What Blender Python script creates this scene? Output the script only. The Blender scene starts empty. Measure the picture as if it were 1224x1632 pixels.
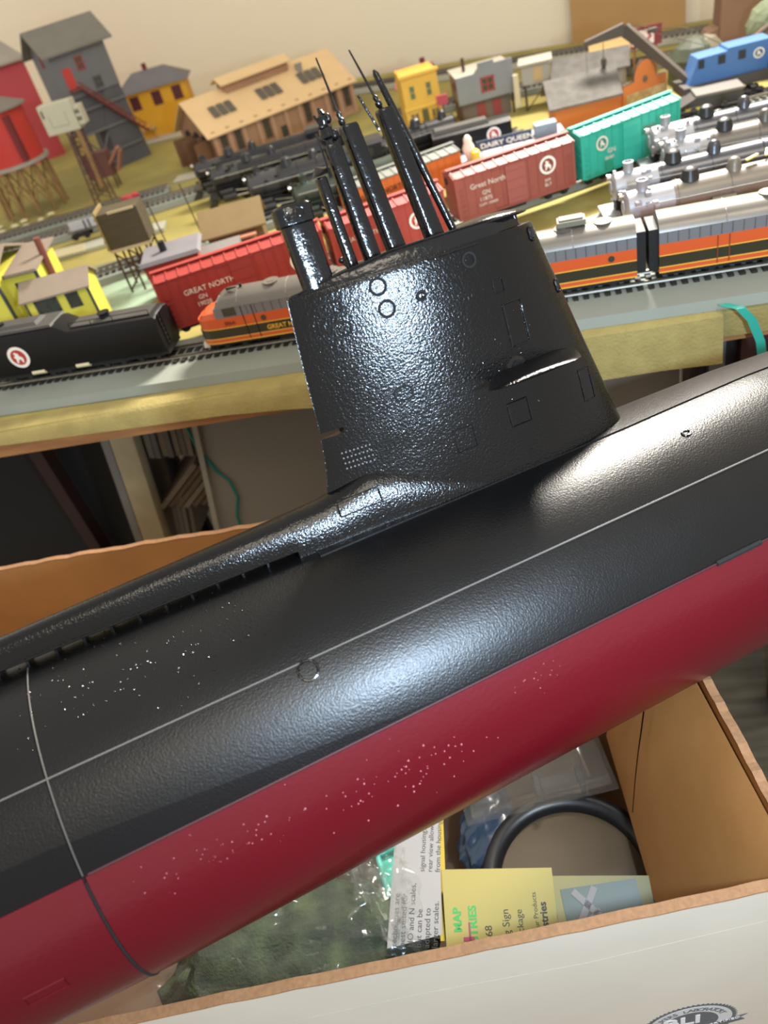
import bpy, bmesh, math, random
from mathutils import Vector, Matrix, noise
random.seed(7)
CM = 0.01
PI = math.pi
def R(d): return math.radians(d)
scn = bpy.context.scene
COL = scn.collection

# ------------------------------------------------------------------ camera, world, lights
# all lengths below are centimetres, z = 0 is the room floor, z = 75 the layout surface
cam_d = bpy.data.cameras.new('camera'); cam = bpy.data.objects.new('camera', cam_d); COL.objects.link(cam)
D = Vector((445, 1484, 1226)).normalized()
Zc = -D
Xc = Vector((.9728, -.122, -.1974)); Xc = (Xc - Zc*Xc.dot(Zc)).normalized()
Yc = Zc.cross(Xc)
cw = Matrix((Xc, Yc, Zc))
rot = cw @ Matrix(((1,0,0),(0,-1,0),(0,0,-1)))
cam.matrix_world = Matrix.Translation(Vector((0,0,101))*CM) @ rot.to_4x4()
cam_d.sensor_fit = 'VERTICAL'; cam_d.sensor_height = 36; cam_d.sensor_width = 27
cam_d.lens = 1226/1632*36
cam_d.clip_start = .01; cam_d.clip_end = 30
cam_d.dof.use_dof = True; cam_d.dof.focus_distance = .36; cam_d.dof.aperture_fstop = 11
scn.camera = cam
scn.view_settings.view_transform = 'Standard'; scn.view_settings.look = 'None'
scn.view_settings.exposure = 0.0; scn.view_settings.gamma = 1; scn.view_settings.use_curve_mapping = False

world = bpy.data.worlds.new('room_light'); scn.world = world; world.use_nodes = True
world.node_tree.nodes['Background'].inputs[0].default_value = (1.0, .94, .84, 1)
world.node_tree.nodes['Background'].inputs[1].default_value = 1.05

def area(name, loc, target, sx, sy, watts, color):
    l = bpy.data.lights.new(name, 'AREA'); l.shape = 'RECTANGLE'; l.size = sx*CM; l.size_y = sy*CM
    l.energy = watts; l.color = color
    o = bpy.data.objects.new(name, l); COL.objects.link(o)
    o.location = Vector(loc)*CM
    o.rotation_euler = (Vector(target)-Vector(loc)).to_track_quat('-Z', 'Y').to_euler()
    return o
area('overhead_fill_light', (60, -60, 235), (0, 110, 75), 60, 60, 14, (1, .88, .7))  # added warm fill from above, no fixture is seen there
area('phone_flash', (11, 2.5, 98), (-2, 25, 82), 2.4, 2.4, 3.0, (.6, .79, 1))
sl = area('shelf_lamp', (26, 121, 148), (5, 29, 80), 34, 12, 17, (1, .93, .84)); sl.data.spread = R(100)

# ------------------------------------------------------------------ materials
def lin(c):
    if isinstance(c, str):
        c = tuple(int(c[i:i+2], 16)/255 for i in (0, 2, 4))
    return tuple((v/12.92 if v <= .04045 else ((v+.055)/1.055)**2.4) for v in c)+(1,)
_m = {}
def mat(name, col='808080', rough=.55, metal=0, bump=0, bscale=600, var=0, vscale=80, col2=None, coat=0, spec=.5, trans=0, alpha=1, emit=0, scl=(1,1,1), detail=4):
    if name in _m: return _m[name]
    m = bpy.data.materials.new(name); m.use_nodes = True; _m[name] = m
    nt = m.node_tree; n = nt.nodes; L = nt.links; b = n['Principled BSDF']
    c = lin(col)
    b.inputs['Base Color'].default_value = c; b.inputs['Roughness'].default_value = rough
    b.inputs['Metallic'].default_value = metal; b.inputs['Coat Weight'].default_value = coat; b.inputs['Coat Roughness'].default_value = .12
    b.inputs['Specular IOR Level'].default_value = spec
    b.inputs['Transmission Weight'].default_value = trans; b.inputs['Alpha'].default_value = alpha
    tc = n.new('ShaderNodeTexCoord'); mp = n.new('ShaderNodeMapping'); mp.inputs['Scale'].default_value = scl
    L.new(tc.outputs['Object'], mp.inputs[0])
    if var or col2:
        no = n.new('ShaderNodeTexNoise'); no.inputs['Scale'].default_value = vscale; no.inputs['Detail'].default_value = detail
        L.new(mp.outputs[0], no.inputs['Vector'])
        mx = n.new('ShaderNodeMix'); mx.data_type = 'RGBA'
        c2 = lin(col2) if col2 else tuple(v*(1-var) for v in c[:3])+(1,)
        mx.inputs[6].default_value = c; mx.inputs[7].default_value = c2
        rp = n.new('ShaderNodeMapRange'); rp.inputs[1].default_value = .35; rp.inputs[2].default_value = .65
        L.new(no.outputs[0], rp.inputs[0]); L.new(rp.outputs[0], mx.inputs[0]); L.new(mx.outputs[2], b.inputs['Base Color'])
    if bump:
        nb = n.new('ShaderNodeTexNoise'); nb.inputs['Scale'].default_value = bscale; nb.inputs['Detail'].default_value = 3
        L.new(mp.outputs[0], nb.inputs['Vector'])
        bp = n.new('ShaderNodeBump'); bp.inputs['Strength'].default_value = bump; bp.inputs['Distance'].default_value = .001
        L.new(nb.outputs[0], bp.inputs['Height']); L.new(bp.outputs[0], b.inputs['Normal'])
    if emit:
        b.inputs['Emission Color'].default_value = c; b.inputs['Emission Strength'].default_value = emit
    return m

def paint_black(name, rough, b1, b2, band=False, base='0b0b0d', spec=.34, grain=1300):
    """sprayed black paint: coarse orange peel over fine grit, wrinkles where it ran"""
    m = mat(name, base, rough, spec=spec)
    nt = m.node_tree; n = nt.nodes; L = nt.links; b = n['Principled BSDF']
    tc = n.new('ShaderNodeTexCoord')
    a1 = n.new('ShaderNodeTexNoise'); a1.inputs['Scale'].default_value = grain; a1.inputs['Detail'].default_value = 2
    a2 = n.new('ShaderNodeTexNoise'); a2.inputs['Scale'].default_value = 420; a2.inputs['Detail'].default_value = 3
    for a in (a1, a2): L.new(tc.outputs['Object'], a.inputs['Vector'])
    p1 = n.new('ShaderNodeBump'); p1.inputs['Strength'].default_value = b1; p1.inputs['Distance'].default_value = .0004
    p2 = n.new('ShaderNodeBump'); p2.inputs['Strength'].default_value = b2; p2.inputs['Distance'].default_value = .0008
    L.new(a1.outputs[0], p1.inputs['Height']); L.new(a2.outputs[0], p2.inputs['Height']); L.new(p1.outputs[0], p2.inputs['Normal'])
    L.new(p2.outputs[0], b.inputs['Normal'])
    v = n.new('ShaderNodeTexNoise'); v.inputs['Scale'].default_value = 25; L.new(tc.outputs['Object'], v.inputs['Vector'])
    mr = n.new('ShaderNodeMapRange'); mr.inputs[3].default_value = rough-.06; mr.inputs[4].default_value = rough+.08
    L.new(v.outputs[0], mr.inputs[0]); L.new(mr.outputs[0], b.inputs['Roughness'])
    if band:   # masked strip of matt paint just above the red, worn away forward
        sx = n.new('ShaderNodeSeparateXYZ'); L.new(tc.outputs['Object'], sx.inputs[0])
        lim = n.new('ShaderNodeMapRange'); lim.inputs[1].default_value = -.13; lim.inputs[2].default_value = .0
        lim.inputs[3].default_value = .0275; lim.inputs[4].default_value = .017
        L.new(sx.outputs[0], lim.inputs[0])
        lt = n.new('ShaderNodeMath'); lt.operation = 'LESS_THAN'; L.new(sx.outputs[2], lt.inputs[0]); L.new(lim.outputs[0], lt.inputs[1])
        mx = n.new('ShaderNodeMix'); mx.data_type = 'RGBA'; mx.inputs[6].default_value = lin(base); mx.inputs[7].default_value = lin('121011')
        L.new(lt.outputs[0], mx.inputs[0]); L.new(mx.outputs[2], b.inputs['Base Color'])
        sp = n.new('ShaderNodeMix'); sp.data_type = 'FLOAT'; sp.inputs[2].default_value = .3; sp.inputs[3].default_value = .12
        L.new(lt.outputs[0], sp.inputs[0]); L.new(sp.outputs[0], b.inputs['Specular IOR Level'])
    return m

# ------------------------------------------------------------------ mesh builder
class MB:
    def __init__(s): s.bm = bmesh.new(); s.mi = 0
    def _t(s, vs, M):
        for v in vs: v.co = (M @ v.co)
    def face(s, vs):
        try: f = s.bm.faces.new(vs); f.material_index = s.mi; return f
        except ValueError: return None
    def box(s, x0, x1, y0, y1, z0, z1, M=None, taper=0):
        v = []
        for z, t in ((z0, 0), (z1, taper)):
            for x, y in ((x0+t, y0+t), (x1-t, y0+t), (x1-t, y1-t), (x0+t, y1-t)): v.append(s.bm.verts.new((x, y, z)))
        if M: s._t(v, M)
        for q in ((3,2,1,0), (4,5,6,7), (0,1,5,4), (1,2,6,5), (2,3,7,6), (3,0,4,7)): s.face([v[i] for i in q])
        return s
    def loft(s, rings, cap=True, closed=True):
        rv = [[s.bm.verts.new(p) for p in r] for r in rings]
        k = len(rv[0])
        for a, b in zip(rv, rv[1:]):
            for i in range(k if closed else k-1):
                j = (i+1) % k; s.face((a[i], a[j], b[j], b[i]))
        if cap and closed: s.face(rv[0][::-1]); s.face(rv[-1])
        return s
    def cyl(s, p0, p1, r0, r1=None, n=16, cap=True):
        r1 = r0 if r1 is None else r1
        p0 = Vector(p0); p1 = Vector(p1); d = (p1-p0).normalized()
        u = d.orthogonal().normalized(); w = d.cross(u)
        return s.loft([[p+(u*math.cos(2*PI*i/n)+w*math.sin(2*PI*i/n))*r for i in range(n)] for p, r in ((p0, r0), (p1, r1))], cap)
    def lathe(s, p0, d, prof, n=20):
        p0 = Vector(p0); d = Vector(d).normalized(); u = d.orthogonal().normalized(); w = d.cross(u)
        return s.loft([[p0+d*h+(u*math.cos(2*PI*i/n)+w*math.sin(2*PI*i/n))*max(r, 1e-3) for i in range(n)] for h, r in prof])
    def tube(s, pts, r, n=8, closed=False):
        pts = [Vector(p) for p in pts]; N = len(pts); rr = []
        up = None
        for i, p in enumerate(pts):
            if closed: t = pts[(i+1) % N]-pts[i-1]
            else: t = pts[min(i+1, N-1)]-pts[max(i-1, 0)]
            t.normalize()
            if up is None: up = t.orthogonal().normalized()
            up = (up-t*up.dot(t)).normalized(); w = t.cross(up)
            rad = r[i] if isinstance(r, (list, tuple)) else r
            rr.append([p+(up*math.cos(2*PI*k/n)+w*math.sin(2*PI*k/n))*rad for k in range(n)])
        if closed: rr.append(rr[0])
        return s.loft(rr, cap=not closed)
    def prism(s, poly, y0, y1, M=None):      # poly in (x, z), extruded along y
        a = [s.bm.verts.new((x, y0, z)) for x, z in poly]; b = [s.bm.verts.new((x, y1, z)) for x, z in poly]
        if M: s._t(a+b, M)
        k = len(poly)
        for i in range(k): s.face((a[i], a[(i+1) % k], b[(i+1) % k], b[i]))
        s.face(a[::-1]); s.face(b); return s
    def prismx(s, poly, x0, x1):             # poly in (y, z), extruded along x
        a = [s.bm.verts.new((x0, y, z)) for y, z in poly]; b = [s.bm.verts.new((x1, y, z)) for y, z in poly]
        k = len(poly)
        for i in range(k): s.face((a[i], a[(i+1) % k], b[(i+1) % k], b[i]))
        s.face(a[::-1]); s.face(b); return s
    def quad(s, p, th=.05):                  # four corners given a thickness
        p = [Vector(q) for q in p]; nrm = (p[1]-p[0]).cross(p[3]-p[0]).normalized()*th
        return s.loft([[q for q in p], [q+nrm for q in p]])
    def ball(s, c, r, sc=(1,1,1), sub=2, jit=0):
        g = bmesh.ops.create_icosphere(s.bm, subdivisions=sub, radius=r)
        for v in g['verts']:
            if jit: v.co *= 1+random.uniform(-jit, jit)
            v.co = Vector((v.co.x*sc[0]+c[0], v.co.y*sc[1]+c[1], v.co.z*sc[2]+c[2]))
        for v in g['verts']:
            for f in v.link_faces: f.material_index = s.mi
        return s
    def build(s, name, m, parent=None, smooth=False, bevel=0):
        bmesh.ops.recalc_face_normals(s.bm, faces=s.bm.faces[:])
        bmesh.ops.scale(s.bm, vec=(CM, CM, CM), verts=s.bm.verts[:])
        me = bpy.data.meshes.new(name)
        if smooth:
            for f in s.bm.faces: f.smooth = True
            for e in s.bm.edges:
                if len(e.link_faces) == 2 and e.calc_face_angle(0) > .7: e.smooth = False
        s.bm.to_mesh(me); s.bm.free()
        for q in (m if isinstance(m, (list, tuple)) else [m]): me.materials.append(q)
        o = bpy.data.objects.new(name, me); COL.objects.link(o)
        if parent: o.parent = parent
        if bevel:
            b = o.modifiers.new('bevel', 'BEVEL'); b.width = bevel*CM; b.segments = 2; b.limit_method = 'ANGLE'
        return o
def tag(o, label=None, cat=None, group=None, kind=None):
    if label: o['label'] = label
    if cat: o['category'] = cat
    if group: o['group'] = group
    if kind: o['kind'] = kind
    return o
def thing(name, label, cat, loc, rz=0, group=None, M=None):
    o = bpy.data.objects.new(name, None); COL.objects.link(o); o.empty_display_size = .02
    if M: o.matrix_world = M
    else: o.location = Vector(loc)*CM; o.rotation_euler = (0, 0, R(rz))
    return tag(o, label, cat, group)
def fit(o, sx=1, sy=1, sz=1, dx=0, dy=0, dz=0, rz=0):
    o.scale = (sx, sy, sz); o.location += Vector((dx, dy, dz))*CM; o.rotation_euler.z += R(rz)
def kids(o): return [c for c in bpy.data.objects if c.parent == o]
def copy_tree(o, parent=None):
    c = o.copy(); COL.objects.link(c); c.parent = parent
    for ch in kids(o): copy_tree(ch, c)
    return c
def text(name, body, size, m, parent, loc, rx=90, rz=0, ry=0, th=.015, align='LEFT', bold=0, M=None):
    cu = bpy.data.curves.new(name, 'FONT'); cu.body = body; cu.size = size*CM; cu.extrude = th*CM; cu.align_x = align; cu.offset = bold*CM
    cu.resolution_u = 3
    t = bpy.data.objects.new(name, cu); COL.objects.link(t)
    me = bpy.data.meshes.new_from_object(t); bpy.data.objects.remove(t)
    me.materials.clear(); me.materials.append(m)
    o = bpy.data.objects.new(name, me); COL.objects.link(o)
    if parent: o.parent = parent
    if M: o.matrix_local = M
    else: o.location = Vector(loc)*CM; o.rotation_euler = (R(rx), R(ry), R(rz))
    return o

# ------------------------------------------------------------------ shared materials
CREAM = mat('cream_wall_paint', 'ece0c8', .8, bump=.1, bscale=300)
GRASS = mat('olive_grass_mat', 'a2954f', .9, bump=.6, bscale=900, col2='898049', vscale=14)
FASCIA = mat('golden_green_paper', '978850', .8, bump=.6, bscale=500, col2='8a7b47', vscale=60)
PLY = mat('orange_plywood', 'b07b4a', .6, var=.3, vscale=20, scl=(1, 8, 8))
ROADBED = mat('grey_roadbed', '858a80', .85, var=.12, vscale=10)
RAIL = mat('nickel_rail', '8f8a80', .5, 1)
TIE = mat('black_ties', '1a1815', .7)
KRAFT = mat('brown_kraft_board', 'a87843', .75, col2='9c6e3c', vscale=18, bump=.1, bscale=200)
KRAFT_D = mat('brown_kraft_edge', '916a48', .85, var=.2, vscale=500)
WHITEB = mat('white_carton_liner', 'c2bcb1', .5, bump=.06, bscale=60, var=.05, vscale=20)
GREY = mat('warm_grey_panel', '8a8072', .8, var=.1, vscale=6)
BLACKP = mat('satin_black_plastic', '151517', .38)
BLACKM = mat('matt_black_underframe', '0f0f0f', .6)
CHROME = mat('bright_metal', 'c9c7c2', .25, 1)
WOODD = mat('dark_brown_timber', '4a3324', .75, var=.3, vscale=60)
WOODT = mat('tan_timber', '96754a', .75, var=.3, vscale=60)
GLASSD = mat('dark_window_pane', '3a3c34', .25)
WHITE = mat('white_print', 'e6e1d8', .5)
REDM = mat('maroon_trim', '6c2226', .6)

# ------------------------------------------------------------------ setting
m = MB(); m.box(-300, 300, -250, 320, -2, 0)
fl = mat('grey_vinyl_planks', '6f6a5e', .5, col2='565147', vscale=9, scl=(1, 7, 1))
tag(m.build('floor', fl), kind='structure')
wd = Vector((61.8, -23.7, 0)).normalized(); wn = Vector((-wd.y, wd.x, 0))   # the wall runs slightly askew to the layout
Mw = Matrix.Translation(Vector((-22.4, 155.5, 0))) @ Matrix(((wd.x, wn.x, 0), (wd.y, wn.y, 0), (0, 0, 1))).to_4x4()
m = MB(); m.box(-150, 220, 0, 6, 0, 250, Mw); tag(m.build('wall_back', CREAM), kind='structure')
m = MB(); m.box(-150, 220, -1, 0, 0, 9, Mw); tag(m.build('baseboard_back', mat('white_skirting', 'd8d2c4', .5)), kind='structure')

# ------------------------------------------------------------------ layout table
tb = thing('layout_table', 'model railway table with olive grass mat, plywood edge and golden paper hanging over the front', 'table', (0, 0, 0))
def ground_poly(y0, dz0, dz1, m_):
    a = [(-110, y0), (70, y0), (70, 118), (39, 130.6), (-22.4, 154.1), (-110, 187.5)]
    m = MB(); lo = [Vector((x, y, dz0)) for x, y in a]; hi = [Vector((x, y, dz1)) for x, y in a]
    m.loft([lo, hi]); return m
ground_poly(48.6, 72.2, 74.7, 0).build('plywood_top', PLY, tb)
ground_poly(47.9, 74.7, 75.0, 0).build('grass_mat', GRASS, tb)
# the paper rolls over the front edge and hangs, deeper at the right
st = [(-60, 74.3), (-48, 74.2), (-36, 73.9), (-28, 73.7), (-22, 73.5), (-17, 73.2), (-10, 72.4), (-2, 71.9), (5, 71.6), (9, 71.7), (12.9, 71.5)]
top = []
m = MB()
rings = []
for i, (x, zb) in enumerate(st):
    w = .15*math.sin(i*1.9)
    y = 47.6 - .4*max(0, (x+40)/60)+w*.5
    rings.append([Vector((x, 49.5, 75.06)), Vector((x, y+.5, 75.05)), Vector((x, y+.1, 74.8)), Vector((x, y-.15, (zb+74.8)/2+.1)), Vector((x, y-.3, zb)),
                  Vector((x, y-.2, zb)), Vector((x, y+.2, (zb+74.8)/2)), Vector((x, y+.45, 74.7)), Vector((x, 49.5, 74.99))])
m.loft(rings); m.build('paper_drape', FASCIA, tb, smooth=True)
m = MB(); rings = []
for i, (x, zb) in enumerate([(12.4, 73.0), (15, 72.9), (19, 73.1), (26, 73.0), (40, 73.0)]):
    rings.append([Vector((x, 49.5, 75.04)), Vector((x, 48.1, 75.03)), Vector((x, 47.8, 74.7)), Vector((x, 47.9, zb)), Vector((x, 48.0, zb)), Vector((x, 48.0, 74.6)), Vector((x, 49.5, 74.97))])
m.loft(rings); m.build('paper_fold', FASCIA, tb, smooth=True)
for x, y in ((-112, 60), (31, 68), (-95, 150), (30, 120)):
    m = MB(); m.box(x-3, x+3, y-3, y+3, 0, 72.2); m.build('leg', WOODD, tb)

# under the table
pn = thing('under_table_panel', 'large plain grey panel standing under the front of the layout table', 'panel', (0, 0, 0))  # plain grey panel below the front of the table
m = MB(); e = [Vector((-28.0, 56, 72.1)), Vector((12, 56, 72.1)), Vector((12, 56, .2)), Vector((-43, 56, .2))]
m.quad([e[0], e[3], e[2], e[1]], .6); m.build('sheet', GREY, pn)
m = MB(); m.quad([(-28.3, 55.7, 72.1), (-43.3, 55.7, .2), (-42.7, 55.7, .2), (-27.8, 55.7, 72.1)], .8); m.build('edge_strip', mat('pale_edge', '9a917f', .7), pn)
m = MB(); m.box(-130, -39, 67, 68, .2, 72); tag(m.build('under_table_shade_board', mat('near_black_brown', '120c09', .8)), 'near-black board added to stand in for the shade under the layout', 'board')  # added board, its near-black colour stands in for shade below the table
t = thing('bookcase', 'pale wooden upright of an open bookcase under the left of the layout', 'bookcase', (-36.5, 56, 0))
M = Matrix.Rotation(R(-12), 4, 'Y')
m = MB(); m.box(-1.3, 1.0, 0, 1.5, .5, 72, Matrix.Translation((-12, 0, 0)) @ Matrix.Rotation(R(10), 4, 'Y')); m.build('upright', mat('pale_oak', 'a08a66', .6, var=.2, vscale=30), t)
m = MB(); m.box(-2.2, -1.4, 0, 10, .5, 72, Matrix.Translation((-12, 0, 0)) @ Matrix.Rotation(R(10), 4, 'Y')); m.build('side_panel', mat('grey_brown_side', '6e6458', .7), t)
m = MB(); m.box(-3, 5, 3, 10, 44, 45.2); m.build('shelf', WOODD, t)
m = MB(); m.box(-16.5, -15, 8, 10, .5, 70); m.build('dark_red_stile', mat('rust_stile', '2e1208', .7), t)
PAPER = [mat('magazine_page_edges', '80705a', .8, var=.3, vscale=200, scl=(1,1,12)), mat('magazine_page_edges_grey', '6c6356', .8, var=.3, vscale=200, scl=(1,1,12)), mat('magazine_page_edges_tan', '6a543c', .8, var=.3, vscale=200, scl=(1,1,12))]
def magazine(x, z, ang, L, w, mi, lab, grp):
    mm = MB()
    mm.box(-w/2, w/2, 0, 8, -L/2, L/2)
    o = mm.build('magazine', PAPER[mi], bevel=.05)
    o.location = Vector((x, 57.2+random.uniform(0, .5), z))*CM; o.rotation_euler = (0, R(ang), 0)
    return tag(o, lab, 'magazine', grp)
for k in range(8):
    magazine(-34.9+k*.66, 68.0-k*.06, 10, 7.6, .55, k % 2, 'worn grey magazine standing in the upper bundle under the layout, beside the pale upright', 'upper magazine bundle')
for k in range(9):
    magazine(-34.4+k*.82, 60.6-k*.10, 50, 7.2, .5, 2 if k % 3 else 0, 'brown-edged magazine leaning in the lower bundle under the layout', 'lower magazine bundle')
for k in range(4):
    magazine(-36.6+k*.55, 56.2, 14, 6, .45, 1, 'grey magazine at the foot of the leaning bundles beside the pale upright', 'bottom magazines')
CORD = [(-30.4, 55.3, 72.0), (-29.9, 55.3, 70.6), (-29.6, 55.2, 66.4), (-28.8, 55.2, 63.2), (-28.0, 55.2, 62.0), (-27.9, 55.2, 60), (-28.8, 55.2, 57.8), (-29.4, 55.2, 50), (-29.4, 55.2, 40)]
TEAL = mat('teal_cord', '15776a', .45)
m = MB(); m.tube(CORD, .14)
tag(m.build('power_cord', TEAL, smooth=True), 'thin dark teal cord hanging in front of the grey panel', 'cord')
m = MB(); pts = [(12.9, 47.4, 75.5), (13.7, 46.7, 75.45), (14.4, 46.5, 74.6), (15.0, 46.4, 73), (15.3, 46.3, 71), (15.3, 46.4, 69), (15.2, 46.5, 66)]
m.loft([[Vector(p)+Vector((-.28, 0, .05)), Vector(p)+Vector((.28, -.05, .05)), Vector(p)+Vector((.28, .08, .1)), Vector(p)+Vector((-.28, .1, .1))] for p in pts])
tag(m.build('teal_strap', mat('teal_strap', '2a9482', .4), smooth=True), 'bright teal flat strap looping over the paper edge of the layout, right side', 'strap')
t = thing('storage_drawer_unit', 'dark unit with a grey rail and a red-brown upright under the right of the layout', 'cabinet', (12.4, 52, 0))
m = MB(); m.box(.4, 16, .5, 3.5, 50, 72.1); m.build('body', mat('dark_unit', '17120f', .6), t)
m = MB(); m.box(.9, 2.0, -.2, .5, 50, 72); m.build('rail', mat('grey_rail', '59595a', .4), t)
m = MB(); m.box(3.0, 5.4, -.4, .5, 50, 72); m.build('upright', mat('red_brown_upright', '3d1a15', .6), t)

# ------------------------------------------------------------------ tracks
def track(p0, p1, label, wn=2.4, wf=2.4, zt=75.75, grp=None, bed=ROADBED, pitch=.72):
    p0 = Vector(p0); p1 = Vector(p1); L = (p1-p0).length; a = math.degrees(math.atan2(p1.y-p0.y, p1.x-p0.x))
    t = thing('track', label, 'track', (p0.x, p0.y, 75.0), a, grp)
    h = zt-75
    m = MB(); m.prismx([(-wn, .08), (wf, .08), (wf-.25, h), (-wn+.25, h)], 0, L); m.build('roadbed', bed, t)
    m = MB(); n = int(L/pitch)
    for i in range(n): m.box((i+.2)*pitch, (i+.2)*pitch+pitch*.5, -1.45, 1.45, h, h+.16)
    tag(m.build('tie_strip', TIE, t), kind='stuff')
    for y in (-.82, .82):
        m = MB(); m.prismx([(y-.09, h+.16), (y+.09, h+.16), (y+.05, h+.25), (y+.08, h+.4), (y-.08, h+.4), (y-.05, h+.25)], 0, L); m.build('rail', RAIL, t)
    return t
F0, F1 = Vector((-58, 55.4)), Vector((42, 50.9))
track(F0, F1, 'front track on wide grey roadbed under the black tender and orange diesels', 4.5, 3)
track((-36, 60.1), (24, 84.1), 'track crossing diagonally under the red, brown and teal boxcars')
track((-44, 77), (3, 95.5), 'grey track diagonal behind the orange boxcar')
track((-66, 93.3), (-18, 108.5), 'track under the black steam engines in front of the tan shed')
track((-15, 118), (38, 112.6), 'distant track passing in front of the small yellow shop')
track((-45, 151.3), (36, 121.6), 'track running closest along the cream wall', bed=mat('pale_roadbed', 'a7a596', .6))
track((15.5, 87.6), (34, 90.2), 'track below the black flat wagon at the right')
track((-75, 98), (-44, 106), 'short siding with a grey flat wagon at the left')
def ftrack(x): return F0.y+(x-F0.x)*(F1.y-F0.y)/(F1.x-F0.x)
FANG = math.degrees(math.atan2(F1.y-F0.y, F1.x-F0.x))
# loose roadbed strips and road patches on the grass
def strip(p0, p1, w, label, m_=ROADBED, z=75.0, h=.5):
    p0 = Vector(p0); p1 = Vector(p1); L = (p1-p0).length
    m = MB(); m.box(0, L, -w/2, w/2, .02, h)
    o = m.build('roadbed_strip', m_, bevel=.05); o.location = Vector((p0.x, p0.y, z))*CM; o.rotation_euler.z = math.atan2(p1.y-p0.y, p1.x-p0.x)
    return tag(o, label, 'strip', None)
strip((-1, 62.5), (12, 68), 1.7, 'pale grey bare roadbed strip on grass right of the submarine sail')
strip((-56, 88), (-40, 91), 3, 'bare grey roadbed strip lying behind the little boat', mat('pale_strip', 'a9a99a', .6))
strip((-46, 98.5), (-37, 102), 2, 'short grey strip on the grass left of the black engines', mat('pale_strip', 'a9a99a', .6))
strip((-45, 112), (-30, 112.5), 3, 'pale slab on the grass beside the open shed doors', mat('pale_slab', 'b0ab9c', .6), h=.3)
strip((-62, 143), (-40, 141), 4, 'pale paving behind the big tan shed, below the yellow house', mat('pale_slab', 'b0ab9c', .6), h=.3)
m = MB(); m.lathe((-38.5, 71, 75.0), (0, 0, 1), [(0.01, 5.2), (.12, 5.0), (.2, 1)], 24)
o = m.build('plaster_pond', mat('pale_green_plaster', '9db49a', .5, bump=.8, bscale=90, var=.15, vscale=30), smooth=True); tag(o, 'pale green rippled plaster patch under the timber water tower', 'scenery')
m = MB(); m.lathe((-44, 77, 75.0), (0, 0, 1), [(0.01, 6), (.06, 5.9), (.07, 1)], 24)
o = m.build('gravel_patch', mat('grey_green_gravel', '7c7c5c', .9, bump=.8, bscale=300)); tag(o, 'dull grey-green bare patch in the grass around the white boat', 'scenery')

# ------------------------------------------------------------------ emblem + rolling stock
REDEM = mat('emblem_red', 'a8322a', .5)
def emblem(parent, x, y, z, r, ring=WHITE, disc=REDEM, beast=WHITE, name='round_emblem'):
    c = 28
    m = MB(); m.cyl((x, y, z), (x, y-.015, z), r, n=c); e = m.build(name, ring, parent)
    m = MB(); m.cyl((x, y-.016, z), (x, y-.03, z), r*.72, n=c); m.build('emblem_disc', disc, e)
    m = MB()
    g = [(-.35, -.5), (-.28, -.1), (-.42, .1), (-.2, .2), (-.3, .45), (-.1, .5), (0, .35), (.12, .42), (.1, .15), (.3, 0), (.4, -.15), (.32, -.5), (.2, -.5), (.15, -.2), (-.1, -.22), (-.2, -.5)]
    m.prism([(x+a*r, z+b*r) for a, b in g], y-.05, y-.03)
    m.build('emblem_goat', beast, e); return e
def truck(parent, x, zb, hw, m_=BLACKM):
    m = MB()
    for y in (-hw*.72, hw*.72):
        m.box(x-1.15, x+1.15, y-.1, y+.1, .35+zb-zb, .62)
        for dx in (-.75, .75): m.box(x+dx-.2, x+dx+.2, y-.16, y+.16, .15, .55)
    m.box(x-.3, x+.3, -hw*.74, hw*.74, .4, zb); tr = m.build('truck', m_, parent)
    for dx in (-.75, .75):
        m = MB(); m.cyl((x+dx, -hw*.62, .42), (x+dx, hw*.62, .42), .09, n=8)
        for y in (-hw*.58, hw*.58): m.cyl((x+dx, y-.06, .42), (x+dx, y+.06, .42), .42, n=16)
        m.build('wheelset', m_, tr)
ZR = 76.16   # rail head
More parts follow.
